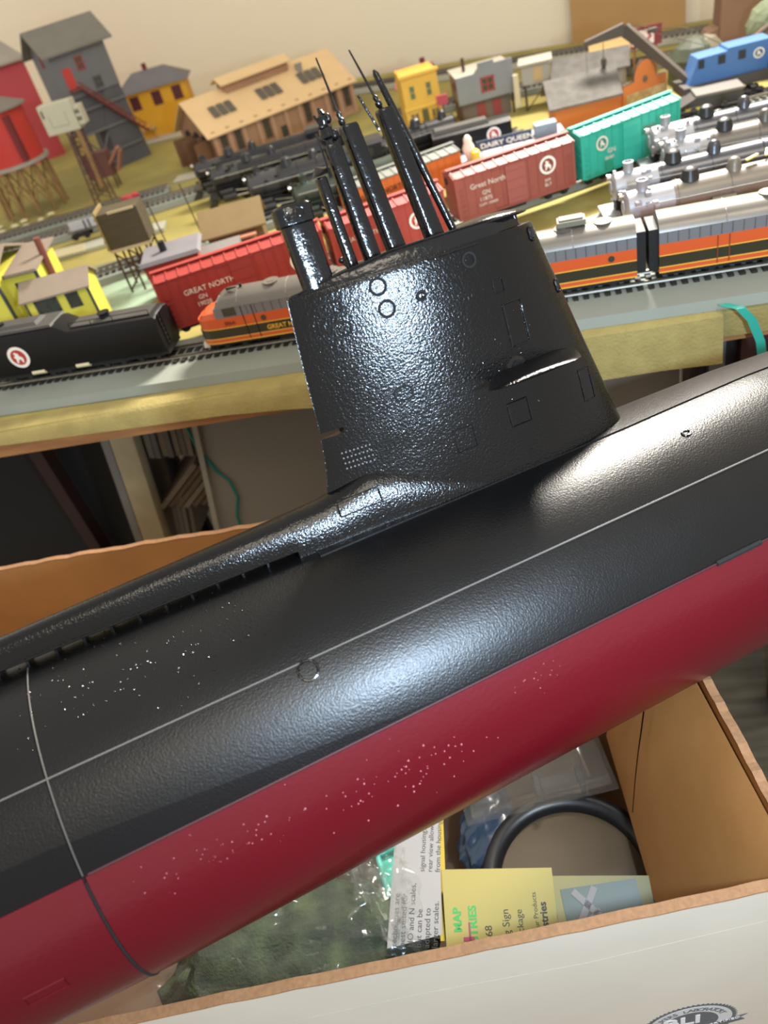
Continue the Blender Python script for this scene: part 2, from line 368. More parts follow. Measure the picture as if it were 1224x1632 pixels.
def boxcar(name, label, p0, p1, H, col, label_cat='boxcar', roofcol=None, W=2.9, texts=(), emb=None, door=.5, ribs=True, colname='car', doorcol=None):
    p0 = Vector(p0); p1 = Vector(p1); L = (p1-p0).length; a = math.degrees(math.atan2(p1.y-p0.y, p1.x-p0.x))
    nrm = Vector((-math.sin(R(a)), math.cos(R(a))))
    t = thing(name, label, label_cat, (p0.x+nrm.x*W/2, p0.y+nrm.y*W/2, ZR), a)
    c = mat(colname+'_body', col, .45, var=.08, vscale=30); rc = mat(colname+'_roof', roofcol or col, .5, var=.1, vscale=40)
    z0 = .75; h = W/2
    m = MB(); m.box(.05, L-.05, -h, h, z0, z0+H)
    if ribs:
        n = int(L/.78)
        for i in range(n+1):
            x = .1+i*(L-.3)/n
            m.box(x, x+.08, -h-.05, h+.05, z0+.15, z0+H-.1)
        for i in range(5):
            z = z0+.4+i*(H-.6)/4
            m.box(-.03, .06, -h+.15, h-.15, z, z+.22); m.box(L-.06, L+.03, -h+.15, h-.15, z, z+.22)
        for x in (.0, L-.25): m.box(x, x+.25, -h-.06, h+.06, z0, z0+H)
    m.box(.3, L-.3, -h-.04, h+.04, z0-.1, z0+.12)
    for k in range(6):
        for x in (.35, L-.75): m.box(x, x+.4, -h-.16, -h-.1, z0+.25+k*.45, z0+.3+k*.45)
    m.build('body', c, t)
    m = MB(); m.prismx([(-h-.12, z0+H), (h+.12, z0+H), (h+.12, z0+H+.1), (0, z0+H+.42), (-h-.12, z0+H+.1)], -.05, L+.05)
    n = int(L/.95)
    for i in range(n+1):
        x = .05+i*(L-.2)/n
        m.prismx([(-h-.12, z0+H+.1), (0, z0+H+.42), (h+.12, z0+H+.1), (h+.12, z0+H+.17), (0, z0+H+.5), (-h-.12, z0+H+.17)], x, x+.12)
    m.build('roof', rc, t)
    m = MB(); m.box(-.15, L+.15, -.28, .28, z0+H+.5, z0+H+.58); m.build('running_board', rc, t)
    if door:
        for s in (-1, 1):
            m = MB(); x = L*door; y0 = s*h; y1 = s*(h+.14)
            m.box(x-.9, x+.9, min(y0, y1), max(y0, y1), z0+.15, z0+H-.15)
            for k in range(4): m.box(x-.85, x+.85, min(y1, y1+s*.04), max(y1, y1+s*.04), z0+.5+k*H*.22, z0+.56+k*H*.22)
            d = m.build('door', mat(colname+'_door', doorcol, .5) if doorcol else c, t)
            for zz in (z0+.02, z0+H-.13): m = MB(); m.box(x-2.0, x+1.2, min(y0, y1), max(y0, y1), zz, zz+.1); m.build('door_track', c, t)
    m = MB(); m.box(.6, L-.6, -h*.6, h*.6, z0-.35, z0-.1); m.box(L/2-1, L/2+1, -h*.5, h*.5, z0-.6, z0-.3)
    m.cyl((L/2-2.4, -h*.5, z0-.45), (L/2-1.2, -h*.5, z0-.45), .22); m.build('underframe', BLACKM, t)
    truck(t, 1.7, z0, h); truck(t, L-1.7, z0, h)
    for x in (-.55, L+.05):
        m = MB(); m.box(x, x+.5, -.15, .15, z0-.3, z0-.05); m.box(x+(.0 if x < 0 else .25), x+(.25 if x < 0 else .5), -.22, .22, z0-.35, z0+.05); m.build('coupler', BLACKM, t)
    for i in range(2):
        m = MB(); x = (.0, L)[i]; m.cyl((x-.1, h*.5, z0+H-.5), (x+.1, h*.5, z0+H-.5), .3, n=14); m.build('brake_wheel', BLACKM, t)
    for (tx, x, z, s, col_) in texts:
        text('lettering', tx, s, col_, t, (x, -h-.07, z0+z))
    if emb: emblem(t, emb[0], -h-.07, z0+emb[1], emb[2], *emb[3:])
    return t
LETW = mat('off_white_lettering', 'd9cfc2', .6)
boxcar('boxcar', 'bright red boxcar with white lettering behind the orange streamlined diesel', (-27.6, 56.4), (-14.4, 60.9), 3.9, '93302a', colname='red_boxcar',
       texts=[('GREAT NORTHERN', 1.9, 2.35, .62, LETW), ('GN', 2.9, 1.75, .5, LETW), ('19028', 2.6, 1.2, .5, LETW)], emb=(11.6, 2.2, .8), doorcol='8c2e28')
boxcar('boxcar', 'second red boxcar, seen between the masts above the sail', (-13.9, 61.1), (-4.6, 64.9), 3.75, '9c3a34', colname='second_red_boxcar',
       texts=[('GREAT NORTHERN', .7, 2.3, .5, LETW)], emb=(7.4, 2.2, .7))
boxcar('boxcar', 'brown boxcar with white round emblem between the red and teal cars', (-3.8, 67.6), (6.5, 71.2), 3.5, '8f4a41', colname='brown_boxcar',
       texts=[('Great Northern', 1.3, 2.35, .62, LETW), ('GN', 2.3, 1.65, .5, LETW), ('11875', 2.0, 1.15, .48, LETW), ('CAPY 100000', 1.9, .75, .3, LETW), ('XM\nBLT', 8.0, 1.0, .38, LETW)], emb=(8.4, 2.35, .75, WHITE, mat('brown_disc', '7a3b34', .5), WHITE), doorcol='93504a')
boxcar('boxcar', 'teal green boxcar at the end of the diagonal line of cars', (7.1, 71.6), (16.2, 76.2), 3.6, '2fa590', colname='teal_boxcar',
       texts=[('GN', 2.6, 1.5, .55, LETW), ('36401', 2.3, 1.0, .4, LETW), ('GREAT\nNORTHERN', 6.3, 2.3, .42, mat('rust_lettering', '7f6d5a', .6))], emb=(2.1, 2.5, .6, LETW, mat('teal_disc', '1e7565', .5), LETW), doorcol='33a893')
boxcar('boxcar', 'orange boxcar with grey roof glimpsed behind the periscope masts', (-14, 74.0), (-3.4, 79.2), 2.6, 'cf6a2c', roofcol='6d7068', colname='orange_boxcar', W=3.2,
       texts=[('GREAT NORTHERN', 1.0, 1.3, .7, mat('dark_letters', '4a2c18', .6))], door=0)

# streamlined diesel
ORG = mat('orange_enamel', 'c25428', .35); GRN = mat('dark_olive_stripe', '2f2c1c', .4); YEL = mat('yellow_pinstripe', 'd9a23c', .4)
SILV = mat('weathered_silver_roof', '716c65', .36, .5, var=.15, vscale=25); GRIL = mat('grey_grille_band', '77777a', .45, .3)
def diesel(label, x0, L, nose=False, name='diesel_locomotive', letters=None, silver=SILV):
    t = thing(name, label, 'locomotive', (x0, ftrack(x0), ZR), FANG)
    h = 1.42
    bands = [('lower_yellow_line', YEL, .62, .72), ('lower_orange_band', ORG, .72, .98), ('yellow_line', YEL, .98, 1.06), ('green_band', GRN, 1.06, 1.78), ('yellow_line', YEL, 1.78, 1.86), ('orange_band', ORG, 1.86, 2.62)]
    def sec(x, y, z0, z1): return [Vector((x, -y, z0)), Vector((x, y, z0)), Vector((x, y, z1)), Vector((x, -y, z1))]
    ns = [(0, .35), (.12, .62), (.4, .84), (.9, .96), (1.6, 1)] if nose else [(0, 1)]
    for nm, mm, z0, z1 in bands:
        off = .0 if not nose else .12*max(0, z0-.9)**1.5
        m = MB(); m.loft([sec(off+x, h*s, z0, z1) for x, s in ns]+[sec(L, h, z0, z1)]); m.build(nm, mm, t, smooth=False)
    cx = 1.9 if nose else 0     # where the cab / upper body starts
    if nose:
        m = MB()
        rr = []
        for x, s, zt in ((.35, .55, 2.7), (.6, .72, 2.95), (1.1, .85, 3.15), (2.0, .93, 3.25), (2.4, .95, 3.3)):
            rr.append([Vector((x, -h*s, 2.6)), Vector((x, -h*s*.9, (zt+2.6)/2+.1)), Vector((x, -h*s*.5, zt)), Vector((x, h*s*.5, zt)), Vector((x, h*s*.9, (zt+2.6)/2+.1)), Vector((x, h*s, 2.6))])
        m.loft(rr); m.build('nose_hood', ORG, t, smooth=True)
        m = MB(); m.cyl((.28, 0, 2.35), (.1, 0, 2.3), .32, .3); m.build('headlight', CHROME, t)
        m = MB(); m.box(-.15, .4, -.9, .9, .25, .7, taper=.05); m.build('pilot', mat('white_pilot', 'c9c2b6', .5), t)
    m = MB(); m.box(cx, L, -h, h, 2.62, 3.42); m.build('grille_band', GRIL, t)
    for ya, yb_ in ((-h-.03, -h), (h, h+.03)):
        m = MB(); x = cx+(2.6 if nose else .5)
        while x < L-.5: m.box(x, x+.05, ya, yb_, 2.66, 3.38); x += .66
        m.build('grille_bars', silver, t)
    def rf(x, dx=0, top=4.25, k=1):
        return [Vector((x, -h*1.02*k, 3.4)), Vector((x, -h*.93*k, 3.72+dx)), Vector((x, -h*.7*k, min(top, 4.02))), Vector((x, -h*.3*k, top)), Vector((x, h*.3*k, top)), Vector((x, h*.7*k, min(top, 4.02))), Vector((x, h*.93*k, 3.72+dx)), Vector((x, h*1.02*k, 3.4))]
    m = MB()
    if nose: m.loft([rf(cx+.2, -.1, 3.75, .94), rf(cx+.75, 0, 4.15, .98), rf(cx+1.3), rf(L)])
    else: m.loft([rf(0), rf(L)])
    m.build('roof', silver, t, smooth=True)
    m = MB()
    for i in range(1, 4): m.loft([rf(L*i/4, .02, 4.27, 1.01), rf(L*i/4+.08, .02, 4.27, 1.01)])
    m.build('roof_seams', mat('roof_seam_grey', '6c6963', .5), t)
    for fx in (.42, .72, .88):
        m = MB(); m.cyl((L*fx, 0, 4.2), (L*fx, 0, 4.34), .62, n=24); m.cyl((L*fx, 0, 4.34), (L*fx, 0, 4.37), .3, n=12); m.build('roof_fan', silver, t, smooth=True)
    if nose:
        for s in (-1, 1):
            m = MB(); m.quad([(cx-.02, s*.1, 3.25), (cx-.02, s*1.15, 3.25), (cx+.35, s*1.1, 3.85), (cx+.35, s*.1, 3.95)], .08*s); m.build('windshield', GLASSD, t)
            m = MB(); m.box(cx+.7, cx+1.7, s*h-.02 if s > 0 else -h-.05, h+.05 if s > 0 else -h+.02, 2.75, 3.35); w = m.build('cab_window', GLASSD, t)
        m = MB(); m.cyl((cx+2.2, 0, 4.22), (cx+2.2, 0, 4.5), .12); m.tube([(cx+1.2, -.4, 4.4), (cx+2.0, -.4, 4.45)], [.12, .05]); m.build('horn', BLACKP, t)
        m = MB(); m.box(cx+2.15, cx+2.2, -h-.04, -h-.01, .75, 3.35); m.box(cx+3.0, cx+3.05, -h-.04, -h-.01, .75, 3.35); m.build('door_frame', BLACKM, t)
    ports = (L*.36, L*.74) if nose else ((L*.33,) if L > 14 else (L*.3,))
    for x in (ports if nose else (L*.46, L*.9)):
        m = MB(); m.cyl((x, -h-.05, 2.2), (x, -h+.01, 2.2), .21, n=16); m.build('porthole', GLASSD, t)
    m = MB(); x = L*.22 if not nose else L*.55
    for dx in (0, .72): m.box(x+dx, x+dx+.06, -h-.035, -h-.01, .75, 2.6)
    m.build('side_door', mat('rust_line', '7c3417', .5), t)
    m = MB(); m.box(.5, L-.4, -h*.85, h*.85, .35, .62); m.box(L*.4, L*.6, -h*.8, h*.8, .1, .5); m.build('underframe', BLACKM, t)
    for x in (2.6, L-2.3): truck(t, x, .6, h)
    for x in ((L,) if nose else (-.62, L)):
        m = MB(); m.box(x, x+.6, -1.2, 1.2, .8, 3.6); m.build('diaphragm', BLACKM, t)
    if letters: text('lettering', letters[0], .5, YEL, t, (letters[1], -h-.02, 1.22), bold=.01)
    text('number', '', .3, YEL, t, (0, 0, 0)) if False else None
    return t
d = diesel('orange and green streamlined diesel with rounded nose, left of the submarine sail', -23.9, 15.5, True, letters=('GREAT NORTHERN', 5.6))
text('number', '306A', .42, mat('brown_number', '6e3416', .5), d, (2.4, -1.46, 2.05))
diesel('orange booster diesel unit emerging from behind the sail, grey box on its roof', -8.0, 16.3)
diesel('orange booster diesel unit at the right edge, behind the gap', 9.7, 16.3, letters=('BURLINGTON', 8.8))
m = MB(); m.box(-.95, .95, -.55, .55, 0, .38); m.box(-.8, .8, -.4, .4, .38, .5)
o = m.build('roof_box', mat('dull_green_grey', '6e6c5c', .6), bevel=.05); o.location = Vector((4.3, ftrack(4.3)+.3, ZR+4.37))*CM; o.rotation_euler.z = R(FANG)
tag(o, 'small dull grey box lying on the roof of the booster diesel beside the sail', 'box')

# black tender
def big_tender(x0, L):
    t = thing('tender', 'large black steam tender with red and white round emblem, front left', 'tender', (x0, ftrack(x0), ZR), FANG)
    h = 1.6
    dk = mat('black_tender_paint', '0b0b0b', .45, bump=.1, bscale=400, spec=.25)
    m = MB()
    def sec(x, top, sh): return [Vector((x, -h*.9, .75)), Vector((x, h*.9, .75)), Vector((x, h, 1.3)), Vector((x, h, sh)), Vector((x, h*.8, top-.15)), Vector((x, h*.4, top)), Vector((x, -h*.4, top)), Vector((x, -h*.8, top-.15)), Vector((x, -h, sh)), Vector((x, -h, 1.3))]
    m.loft([sec(0, 4.3, 3.6), sec(7.4, 4.3, 3.6), sec(8.3, 3.75, 3.1), sec(L-.2, 3.75, 3.1), sec(L, 3.6, 3.0)]); m.build('tank', dk, t, smooth=True)
    gt = mat('dusty_black_top', '3c3a36', .6, var=.2, vscale=50)
    m = MB(); m.box(.4, 7.2, -h*.82, h*.82, 4.25, 4.42, taper=.1); m.box(.9, 5.8, -h*.55, h*.55, 4.42, 4.62, taper=.3); m.build('coal_bunker_cover', gt, t)
    m = MB(); m.box(8.5, L-.5, -h*.55, h*.55, 3.72, 3.8); m.build('tank_deck', gt, t)
    m = MB(); m.cyl((11.2, 0, 3.8), (11.2, 0, 4.15), .42); m.cyl((11.2, 0, 4.15), (11.2, 0, 4.22), .5); m.build('water_hatch', dk, t, smooth=True)
    m = MB(); m.cyl((2.2, -.2, 4.6), (2.2, -.2, 4.8), .3); m.build('vent', dk, t)
    m = MB()
    for x in (8.6, 10.5, 12.4, L-.4): m.cyl((x, -h*.7, 3.7), (x, -h*.7, 4.2), .03, n=6)
    m.tube([(8.6, -h*.7, 4.2), (L-.4, -h*.7, 4.2)], .03); m.build('handrail', dk, t)
    m = MB(); m.box(L, L+.05, -.9, -.8, 1, 3.6); m.box(L, L+.05, -.4, -.3, 1, 3.6)
    for k in range(7): m.box(L, L+.05, -.9, -.3, 1.1+k*.38, 1.16+k*.38)
    m.build('ladder', dk, t)
    emblem(t, 3.3, -h-.02, 2.35, .93)
    m = MB(); m.box(0, L, -h*.8, h*.8, .45, .75); m.build('underframe', BLACKM, t)
    for x in (2.3, 6.0, 11, L-1.8): truck(t, x, .6, h)
    for x in (4.2, 8.3): m = MB(); m.cyl((x-.6, -h*.85, .75), (x+.6, -h*.85, .75), .2); m.build('journal_box', mat('cream_parts', 'cfc49c', .5), t)
    return t
big_tender(-42.7, 15.9)

# steam locomotive
def steam(label, p0, p1, boiler, front, r=1.15, zc=2.9, name='steam_locomotive', glossy=.35, cab=True, tender=False, stuffcol=None, domes=True, tubes=True, group=None):
    p0 = Vector(p0); p1 = Vector(p1); L = (p1-p0).length; a = math.degrees(math.atan2(p1.y-p0.y, p1.x-p0.x))
    t = thing(name, label, 'locomotive', (p0.x, p0.y, ZR-.3), a, group)
    fm = front; bm_ = boiler
    m = MB(); m.lathe((0, 0, zc), (1, 0, 0), [(0, .05), (0, r*.6), (.12, r*.85), (.2, r*.96), (3.4, r)], 24); m.build('smokebox', fm, t, smooth=True)
    m = MB(); m.lathe((3.4, 0, zc), (1, 0, 0), [(0, r*1.0), (0, r*1.04), (L*.5, r*1.12), (L-5.2, r*1.2)], 24)
    for i in range(4):
        x = 3.6+i*(L-8.6)/3; m.lathe((x, 0, zc), (1, 0, 0), [(0, r*1.05), (.02, r*(1.08+.04*i)), (.12, r*(1.08+.04*i)), (.14, r*1.05)], 24)
    m.build('boiler', bm_, t, smooth=True)
    m = MB(); m.lathe((-.02, 0, zc), (-1, 0, 0), [(0, r*.45), (.1, r*.42), (.16, .05)], 16); m.build('smokebox_door', fm, t, smooth=True)
    m = MB(); m.lathe((-.05, 0, zc+r*.75), (-1, 0, 0), [(0, .22), (.3, .26), (.32, .2), (.33, .02)], 14); m.build('headlight', CHROME, t, smooth=True)
    m = MB(); m.lathe((1.3, 0, zc+r*.9), (0, 0, 1), [(0, .45), (.3, .36), (.75, .4), (.76, .3), (.6, .28)], 16); m.build('chimney', fm, t, smooth=True)
    rng = random.Random(int(p0.x*10)); m = MB()
    for _ in range(14):
        x = rng.uniform(-.5, 3.2); a_ = rng.uniform(-2.6, .5); yy = r*1.08*math.sin(a_); zz = zc+r*1.02*math.cos(a_)
        q = rng.uniform(.1, .28); m.box(x, x+q*1.6, yy-q*.6, yy+q*.6, zz-q*.6, zz+q*.6)
    m.build('front_fittings', fm if fm == SMK else BLACKP, t, bevel=.04)
    if domes:
        for x, q in ((4.6, .62), (7.6, .5)):
            m = MB(); m.lathe((x, 0, zc+r*.95), (0, 0, 1), [(0, q*1.15), (.35, q*.95), (.7, q*.8), (.85, q*.45), (.88, .02)], 18); m.build('dome', BLACKP if x < 5 else bm_, t, smooth=True)
    for s in (-1, 1):
        m = MB(); m.box(.4, L-4, s*r*1.05-.22, s*r*1.05+.28, zc-.75, zc-.62); m.build('running_board', bm_, t)
        m = MB(); m.tube([(.5, s*(r+.12), zc+.35), (L-4.5, s*(r+.25), zc+.35)], .04, 6)
        for i in range(5): m.cyl((1+i*(L-6)/5, s*(r*.9), zc+.35), (1+i*(L-6)/5, s*(r+.16), zc+.35), .03, n=6)
        m.build('handrail', CHROME, t)
        m = MB(); m.lathe((.8, s*1.3, .95), (1, 0, 0), [(0, .45), (1.6, .45)], 14); m.lathe((.6, s*1.25, 1.6), (1, 0, 0), [(0, .32), (1.6, .32)], 12); m.build('cylinder', fm, t, smooth=True)
        m = MB(); m.tube([(2.2, s*1.35, .9), (L*.45, s*1.4, .75), (L*.7, s*1.4, .8)], .07, 6); m.tube([(2.4, s*1.3, 1.5), (L*.35, s*1.4, 1.0)], .05, 6); m.build('side_rod', CHROME, t)
    for s in (-1, 1): m = MB(); m.cyl((5.8, s*(r+.2), zc-.25), (7.4, s*(r+.2), zc-.25), .24, n=12); m.build('air_tank', bm_, t, smooth=True)
    n = max(3, int((L-6)/1.7))
    for i in range(n):
        m = MB(); x = 3.6+i*1.75
        for s in (-1, 1): m.cyl((x, s*.75, .82), (x, s*.9, .82), .8, n=20); m.cyl((x, s*.9, .82), (x, s*1.0, .82), .2, n=10)
        m.cyl((x, -.8, .82), (x, .8, .82), .1, n=8); m.build('driving_wheel', BLACKM, t)
    m = MB(); m.box(.2, L-.5, -.6, .6, .7, 1.9); m.build('frame', BLACKM, t)
    m = MB(); m.prism([(-1.3, .15), (-.2, .15), (-.2, 1.1), (-.5, 1.1)], -1.1, 1.1); m.box(-.9, .4, -1.25, 1.25, 1.05, 1.25); m.build('pilot', fm if stuffcol is None else BLACKM, t)
    if cab:
        m = MB(); m.box(L-2.9, L, -1.5, 1.5, 1.3, 4.2); m.build('cab', bm_, t)
        m = MB(); m.prismx([(-1.65, 4.2), (1.65, 4.2), (1.2, 4.55), (-1.2, 4.55)], L-3.1, L+.2); m.build('cab_roof', bm_, t)
        for s in (-1, 1): m = MB(); m.box(L-2.2, L-1.0, min(s*1.5, s*1.53), max(s*1.5, s*1.53), 3.1, 3.9); m.build('cab_window', GLASSD, t)
    return t
SMK = mat('silver_smokebox', '9c9da2', .45, .4, var=.15, vscale=60); BRB = mat('polished_grey_boiler', '505156', .3, .8); BRT = mat('dull_bronze_grey_boiler', '5c5853', .4, .5)
BLB = mat('glossy_black_boiler', '222224', .3, .3); BLF = mat('graphite_smokebox', '3b3b3d', .38, .4); GRB = mat('dark_green_boiler', '2c362c', .4)
steam('farthest silver-nosed steam engine, polished boiler, behind the teal boxcar end', (12.9, 72.3), (31, 73.0), BRB, SMK)
steam('silver-nosed steam engine with bulky grey dome, second from the back of four', (13.2, 67.9), (32, 67.9), BRT, SMK, r=1.2)
steam('silver-nosed steam engine with long polished boiler, third from the back', (8.4, 63.2), (28, 64.2), BRB, SMK, r=1.05)
steam('nearest tan-grey steam engine with yellow handled bits on its boiler', (8.6, 58.5), (28, 59.3), mat('tan_grey_boiler', '706a60', .42, .4), SMK, r=1.15)
for x, y, a in ((17.4, 58.9, 20), (18.5, 59.4, 70)):
    m = MB(); m.box(-.45, .45, -.1, .1, 0, .12); o = m.build('plastic_clip', mat('bright_yellow', 'd8c54a', .4)); o.location = Vector((x, y, 80.35))*CM; o.rotation_euler = (0, R(-10), R(a))
    tag(o, 'tiny yellow clip lying on the nearest tan-grey boiler', 'clip', 'yellow clips on the boiler')
steam('black steam engine, leftmost and farthest of the row before the tan shed', (-36.2, 97.2), (-19, 99.8), BLB, BLF, r=1.1)
steam('black steam engine just in front of the leftmost one', (-32.8, 92.2), (-16.5, 95.6), BLB, BLF, r=1.1)
steam('large black steam engine with thick boiler behind the snorkel mast', (-26.6, 85.2), (-12, 88.4), BLACKP, BLF, r=1.35)
steam('dark green steam engine partly hidden behind the masts', (-20.4, 79.0), (-8.4, 81.5), GRB, GRB, r=1.1, cab=False)
steam('black steam engine below the small yellow shop', (-12.6, 89.6), (-2.4, 92.4), BLB, BLF, r=1.1, cab=False)
t = thing('tender', 'black tender with red round emblem coupled behind the engine below the yellow shop', 'tender', (-6.4, 87.3, ZR-.2), 6)
m = MB(); m.prismx([(-1.3, .8), (1.3, .8), (1.3, 3.3), (.7, 3.6), (-.7, 3.6), (-1.3, 3.3)], 0, 8.2); m.build('tank', mat('black_tender_paint'), t)
m = MB(); m.box(.2, 6, -.9, .9, 3.55, 3.9, taper=.2); m.build('coal_bunker_cover', mat('dusty_black_top'), t)
emblem(t, 6.3, -1.32, 2.4, .72)
m = MB(); m.box(0, 8.2, -1, 1, .45, .8); m.build('underframe', BLACKM, t); truck(t, 2, .6, 1.3); truck(t, 6.4, .6, 1.3)

# ------------------------------------------------------------------ buildings
def gable_house(name, label, loc, rz, L, W, H, Hr, wall, roof, over=.4, base=0, along='x', cat='building', rth=.18):
    t = thing(name, label, cat, (loc[0], loc[1], loc[2] if len(loc) > 2 else 75.0), rz)
    m = MB()
    m.box(0, L, 0, W, base, H)
    m.prismx([(0, H), (W, H), (W/2, Hr)], 0, L)
    m.build('walls', wall, t)
    sl = (Hr-H)/(W/2)
    for s in (0, 1):
        m = MB(); f = (lambda y: y) if s == 0 else (lambda y: W-y)
        m.loft([[Vector((x, f(-over), H-sl*over+.02)), Vector((x, f(W/2), Hr+.02)), Vector((x, f(W/2), Hr+rth)), Vector((x, f(-over), H-sl*over+rth))] for x in (-over, L+over)])
        m.build('roof_slope', roof, t)
    return t
def window(t, x0, x1, y, z0, z1, fm, gm=GLASSD, face='front', mull=1, name='window'):
    """framed window on the front (y = const, facing -y), left (x = const, facing -x) wall"""
    m = MB()
    def bx(a0, a1, d0, d1, c0, c1):
        if face == 'front': m.box(a0, a1, y-d1, y-d0, c0, c1)
        else: m.box(y-d1, y-d0, a0, a1, c0, c1)
    f = .12*(x1-x0)
    m.mi = 0
    bx(x0, x1, .02, .08, z0, z0+f); bx(x0, x1, .02, .08, z1-f, z1); bx(x0, x0+f, .02, .08, z0, z1); bx(x1-f, x1, .02, .08, z0, z1)
    for k in range(mull): c = x0+(x1-x0)*(k+1)/(mull+1); bx(c-f*.3, c+f*.3, .02, .07, z0, z1)
    bx(x0, x1, .02, .07, (z0+z1)/2-f*.3, (z0+z1)/2+f*.3)
    w = m.build(name, fm, t); m = MB(); bx(x0+f*.5, x1-f*.5, .005, .03, z0+f*.5, z1-f*.5); m.build('pane', gm, w)
    return w

# tan engine shed
TAN = mat('pale_tan_roof_board', 'd9b98a', .75, var=.06, vscale=30); TANW = mat('light_brown_walls', 'a07a5c', .7, var=.1, vscale=40)
eh = gable_house('engine_shed', 'big tan engine shed with skylights and open brown doors', (-38.2, 112.6), 7, 19.6, 11.5, 4.6, 8.6, TANW, TAN, over=.7)
BRD = mat('brown_door', '6b4c33', .7)
for fx in (.17, .5, .80):
    m = MB(); sl = (8.6-4.9)/5.75
    for k in range(3):
        x = 19.6*fx-1.6+k*1.05
        m.loft([[Vector((x+dx, y, 4.9+sl*y+.22+.02)) for y in (1.5, 3.3)]+[Vector((x+dx, y, 4.9+sl*y+.22+.1)) for y in (3.3, 1.5)] for dx in (0, .85)])
    m.build('skylight', mat('grey_skylight', '57524a', .4), eh)
m = MB(); m.box(6.2-1.2, 15.0-1.2, 5.0-.6, 6.5+.6, 8.0, 9.2); m.build('roof_monitor', TANW, eh)
for s in (-1, 1):
    m = MB(); m.loft([[Vector((x, 5.75+s*1.9, 9.15)), Vector((x, 5.75, 10.0)), Vector((x, 5.75, 10.15)), Vector((x, 5.75+s*1.9, 9.3))] for x in (4.4, 14.2)]); m.build('monitor_roof', TAN, eh)
m = MB(); m.cyl((15.0, 3.9, 7.4), (15.0, 3.9, 8.3), .4); m.cyl((15, 3.9, 8.3), (15, 3.9, 8.5), .5); m.build('roof_vent', mat('grey_vent', '8a867c', .6), eh, smooth=True)
m = MB()
for k in range(11): x = .1+k*1.93; m.box(x, x+.45, -.22, 0, 0, 4.8)
m.box(0, 19.6, -.1, 0, 0, .5); m.build('buttresses', mat('tan_buttress', 'ab876a', .7), eh)
for k in (0, 1, 3, 6, 8, 9): window(eh, .75+k*1.93+.2, .75+k*1.93+1.1, 0, 1.2, 3.9, mat('brown_frame', '54402f', .6), mull=1)
m = MB(); m.box(8.9, 10.1, -.06, 0, .2, 2.1); m.build('doorway', GLASSD, eh)
for y0 in (.9, 4.1, 7.3):
    m = MB(); m.box(-.05, 0, y0, y0+2.7, .1, 3.2); m.cyl((-.05, y0+1.35, 3.2), (0, y0+1.35, 3.2), 1.35, n=20); m.build('doorway', mat('dark_doorway', '241b14', .8), eh)
for y0, a in ((.9, 25), (3.6, -25), (4.2, 25), (6.8, -25)):
    m = MB(); m.box(-2.6, 0, -.06, .06, .1, 4.0); 
    o = m.build('door_leaf', BRD, eh); o.location = Vector((-.05, y0, 0))*CM; o.rotation_euler.z = R(a)

fit(eh, 1.2, 1.05, .96, -.3, 1.2, 0, 31)
# yellow house
YH = mat('deep_yellow_siding', 'd99f1e', .6, bump=.15, bscale=120, scl=(.1, .1, 10)); SLATE = mat('slate_grey_roof', '6f6c70', .7, var=.12, vscale=40)
t = thing('station_house', 'deep yellow house with hipped grey roof beside the coaling tower', 'building', (-61.5, 143.5, 75), 3)
m = MB(); m.box(0, 9.6, 0, 7, 0, 7.2); m.build('walls', YH, t)
m = MB(); m.loft([[Vector((-.7, -.7, 7.1)), Vector((10.3, -.7, 7.1)), Vector((10.3, 7.7, 7.1)), Vector((-.7, 7.7, 7.1))], [Vector((2.4, 3.2, 9.4)), Vector((7.2, 3.2, 9.4)), Vector((7.2, 3.8, 9.4)), Vector((2.4, 3.8, 9.4))]]); m.build('hipped_roof', SLATE, t)
m = MB(); m.box(4.2, 4.8, 3.2, 3.8, 9, 10.3); m.build('chimney', REDM, t)
for x in (1.3, 4.5, 7.5): window(t, x, x+1.35, 0, 4.6, 6.6, REDM, mat('maroon_pane', '4a2424', .4))
m = MB(); m.box(1.5, 3.6, -1.6, 0, 1.7, 1.95); m.box(1.6, 1.75, -1.5, -1.35, 0, 1.7); m.box(3.3, 3.45, -1.5, -1.35, 0, 1.7); m.box(1.6, 3.5, -1.5, -1.4, 2.6, 2.7); m.build('porch', mat('pale_wood', 'b89a68', .7), t)

fit(t, 1.22, 1, 1.08, -.6, 0, 0, 9)
# coaling tower
CG = mat('coal_grey', '55555a', .75, var=.12, vscale=30); CGL = mat('coal_grey_light', '6a6b6e', .75, var=.1, vscale=30); CGR = mat('olive_grey_roof', '74726a', .8, var=.1, vscale=40)
ct = thing('coaling_tower', 'tall dark grey coaling tower with red door and long sloping red stairway', 'building', (-64.0, 128, 75), 4)
m = MB(); m.box(0, 8.0, 0, 6.5, 10.5, 16.8); m.prism([(0, 16.8), (8, 16.8), (8, 16.81), (0, 16.81)], 0, 6.5); m.prismx([(0, 16.8), (6.5, 16.8), (3.25, 19.4)], 0, 8.0); m.build('bin_walls', CGL, ct)
m = MB(); m.box(.4, 7.6, .4, 6.1, 5.5, 10.5); m.build('hopper', CG, ct)
for s in (0, 1):
    f = (lambda y: y) if s == 0 else (lambda y: 6.5-y)
    m = MB(); m.loft([[Vector((x, f(-.9), 16.2)), Vector((x, f(3.25), 19.5)), Vector((x, f(3.25), 19.75)), Vector((x, f(-.9), 16.45))] for x in (-1.1, 9.1)]); m.build('roof_slope', CGR, ct)
m = MB(); m.prism([(3.6, 0), (8.6, 0), (8.2, 6.5), (8.0, 10.6), (5.5, 10.6), (3.8, 6)], .2, 6.2); m.build('side_wing', CG, ct)
for x in (.3, 2.2):
    for y in (.3, 5.9): m = MB(); m.box(x-.2, x+.2, y-.2, y+.2, 0, 5.6); m.build('post', CG, ct)
m = MB()
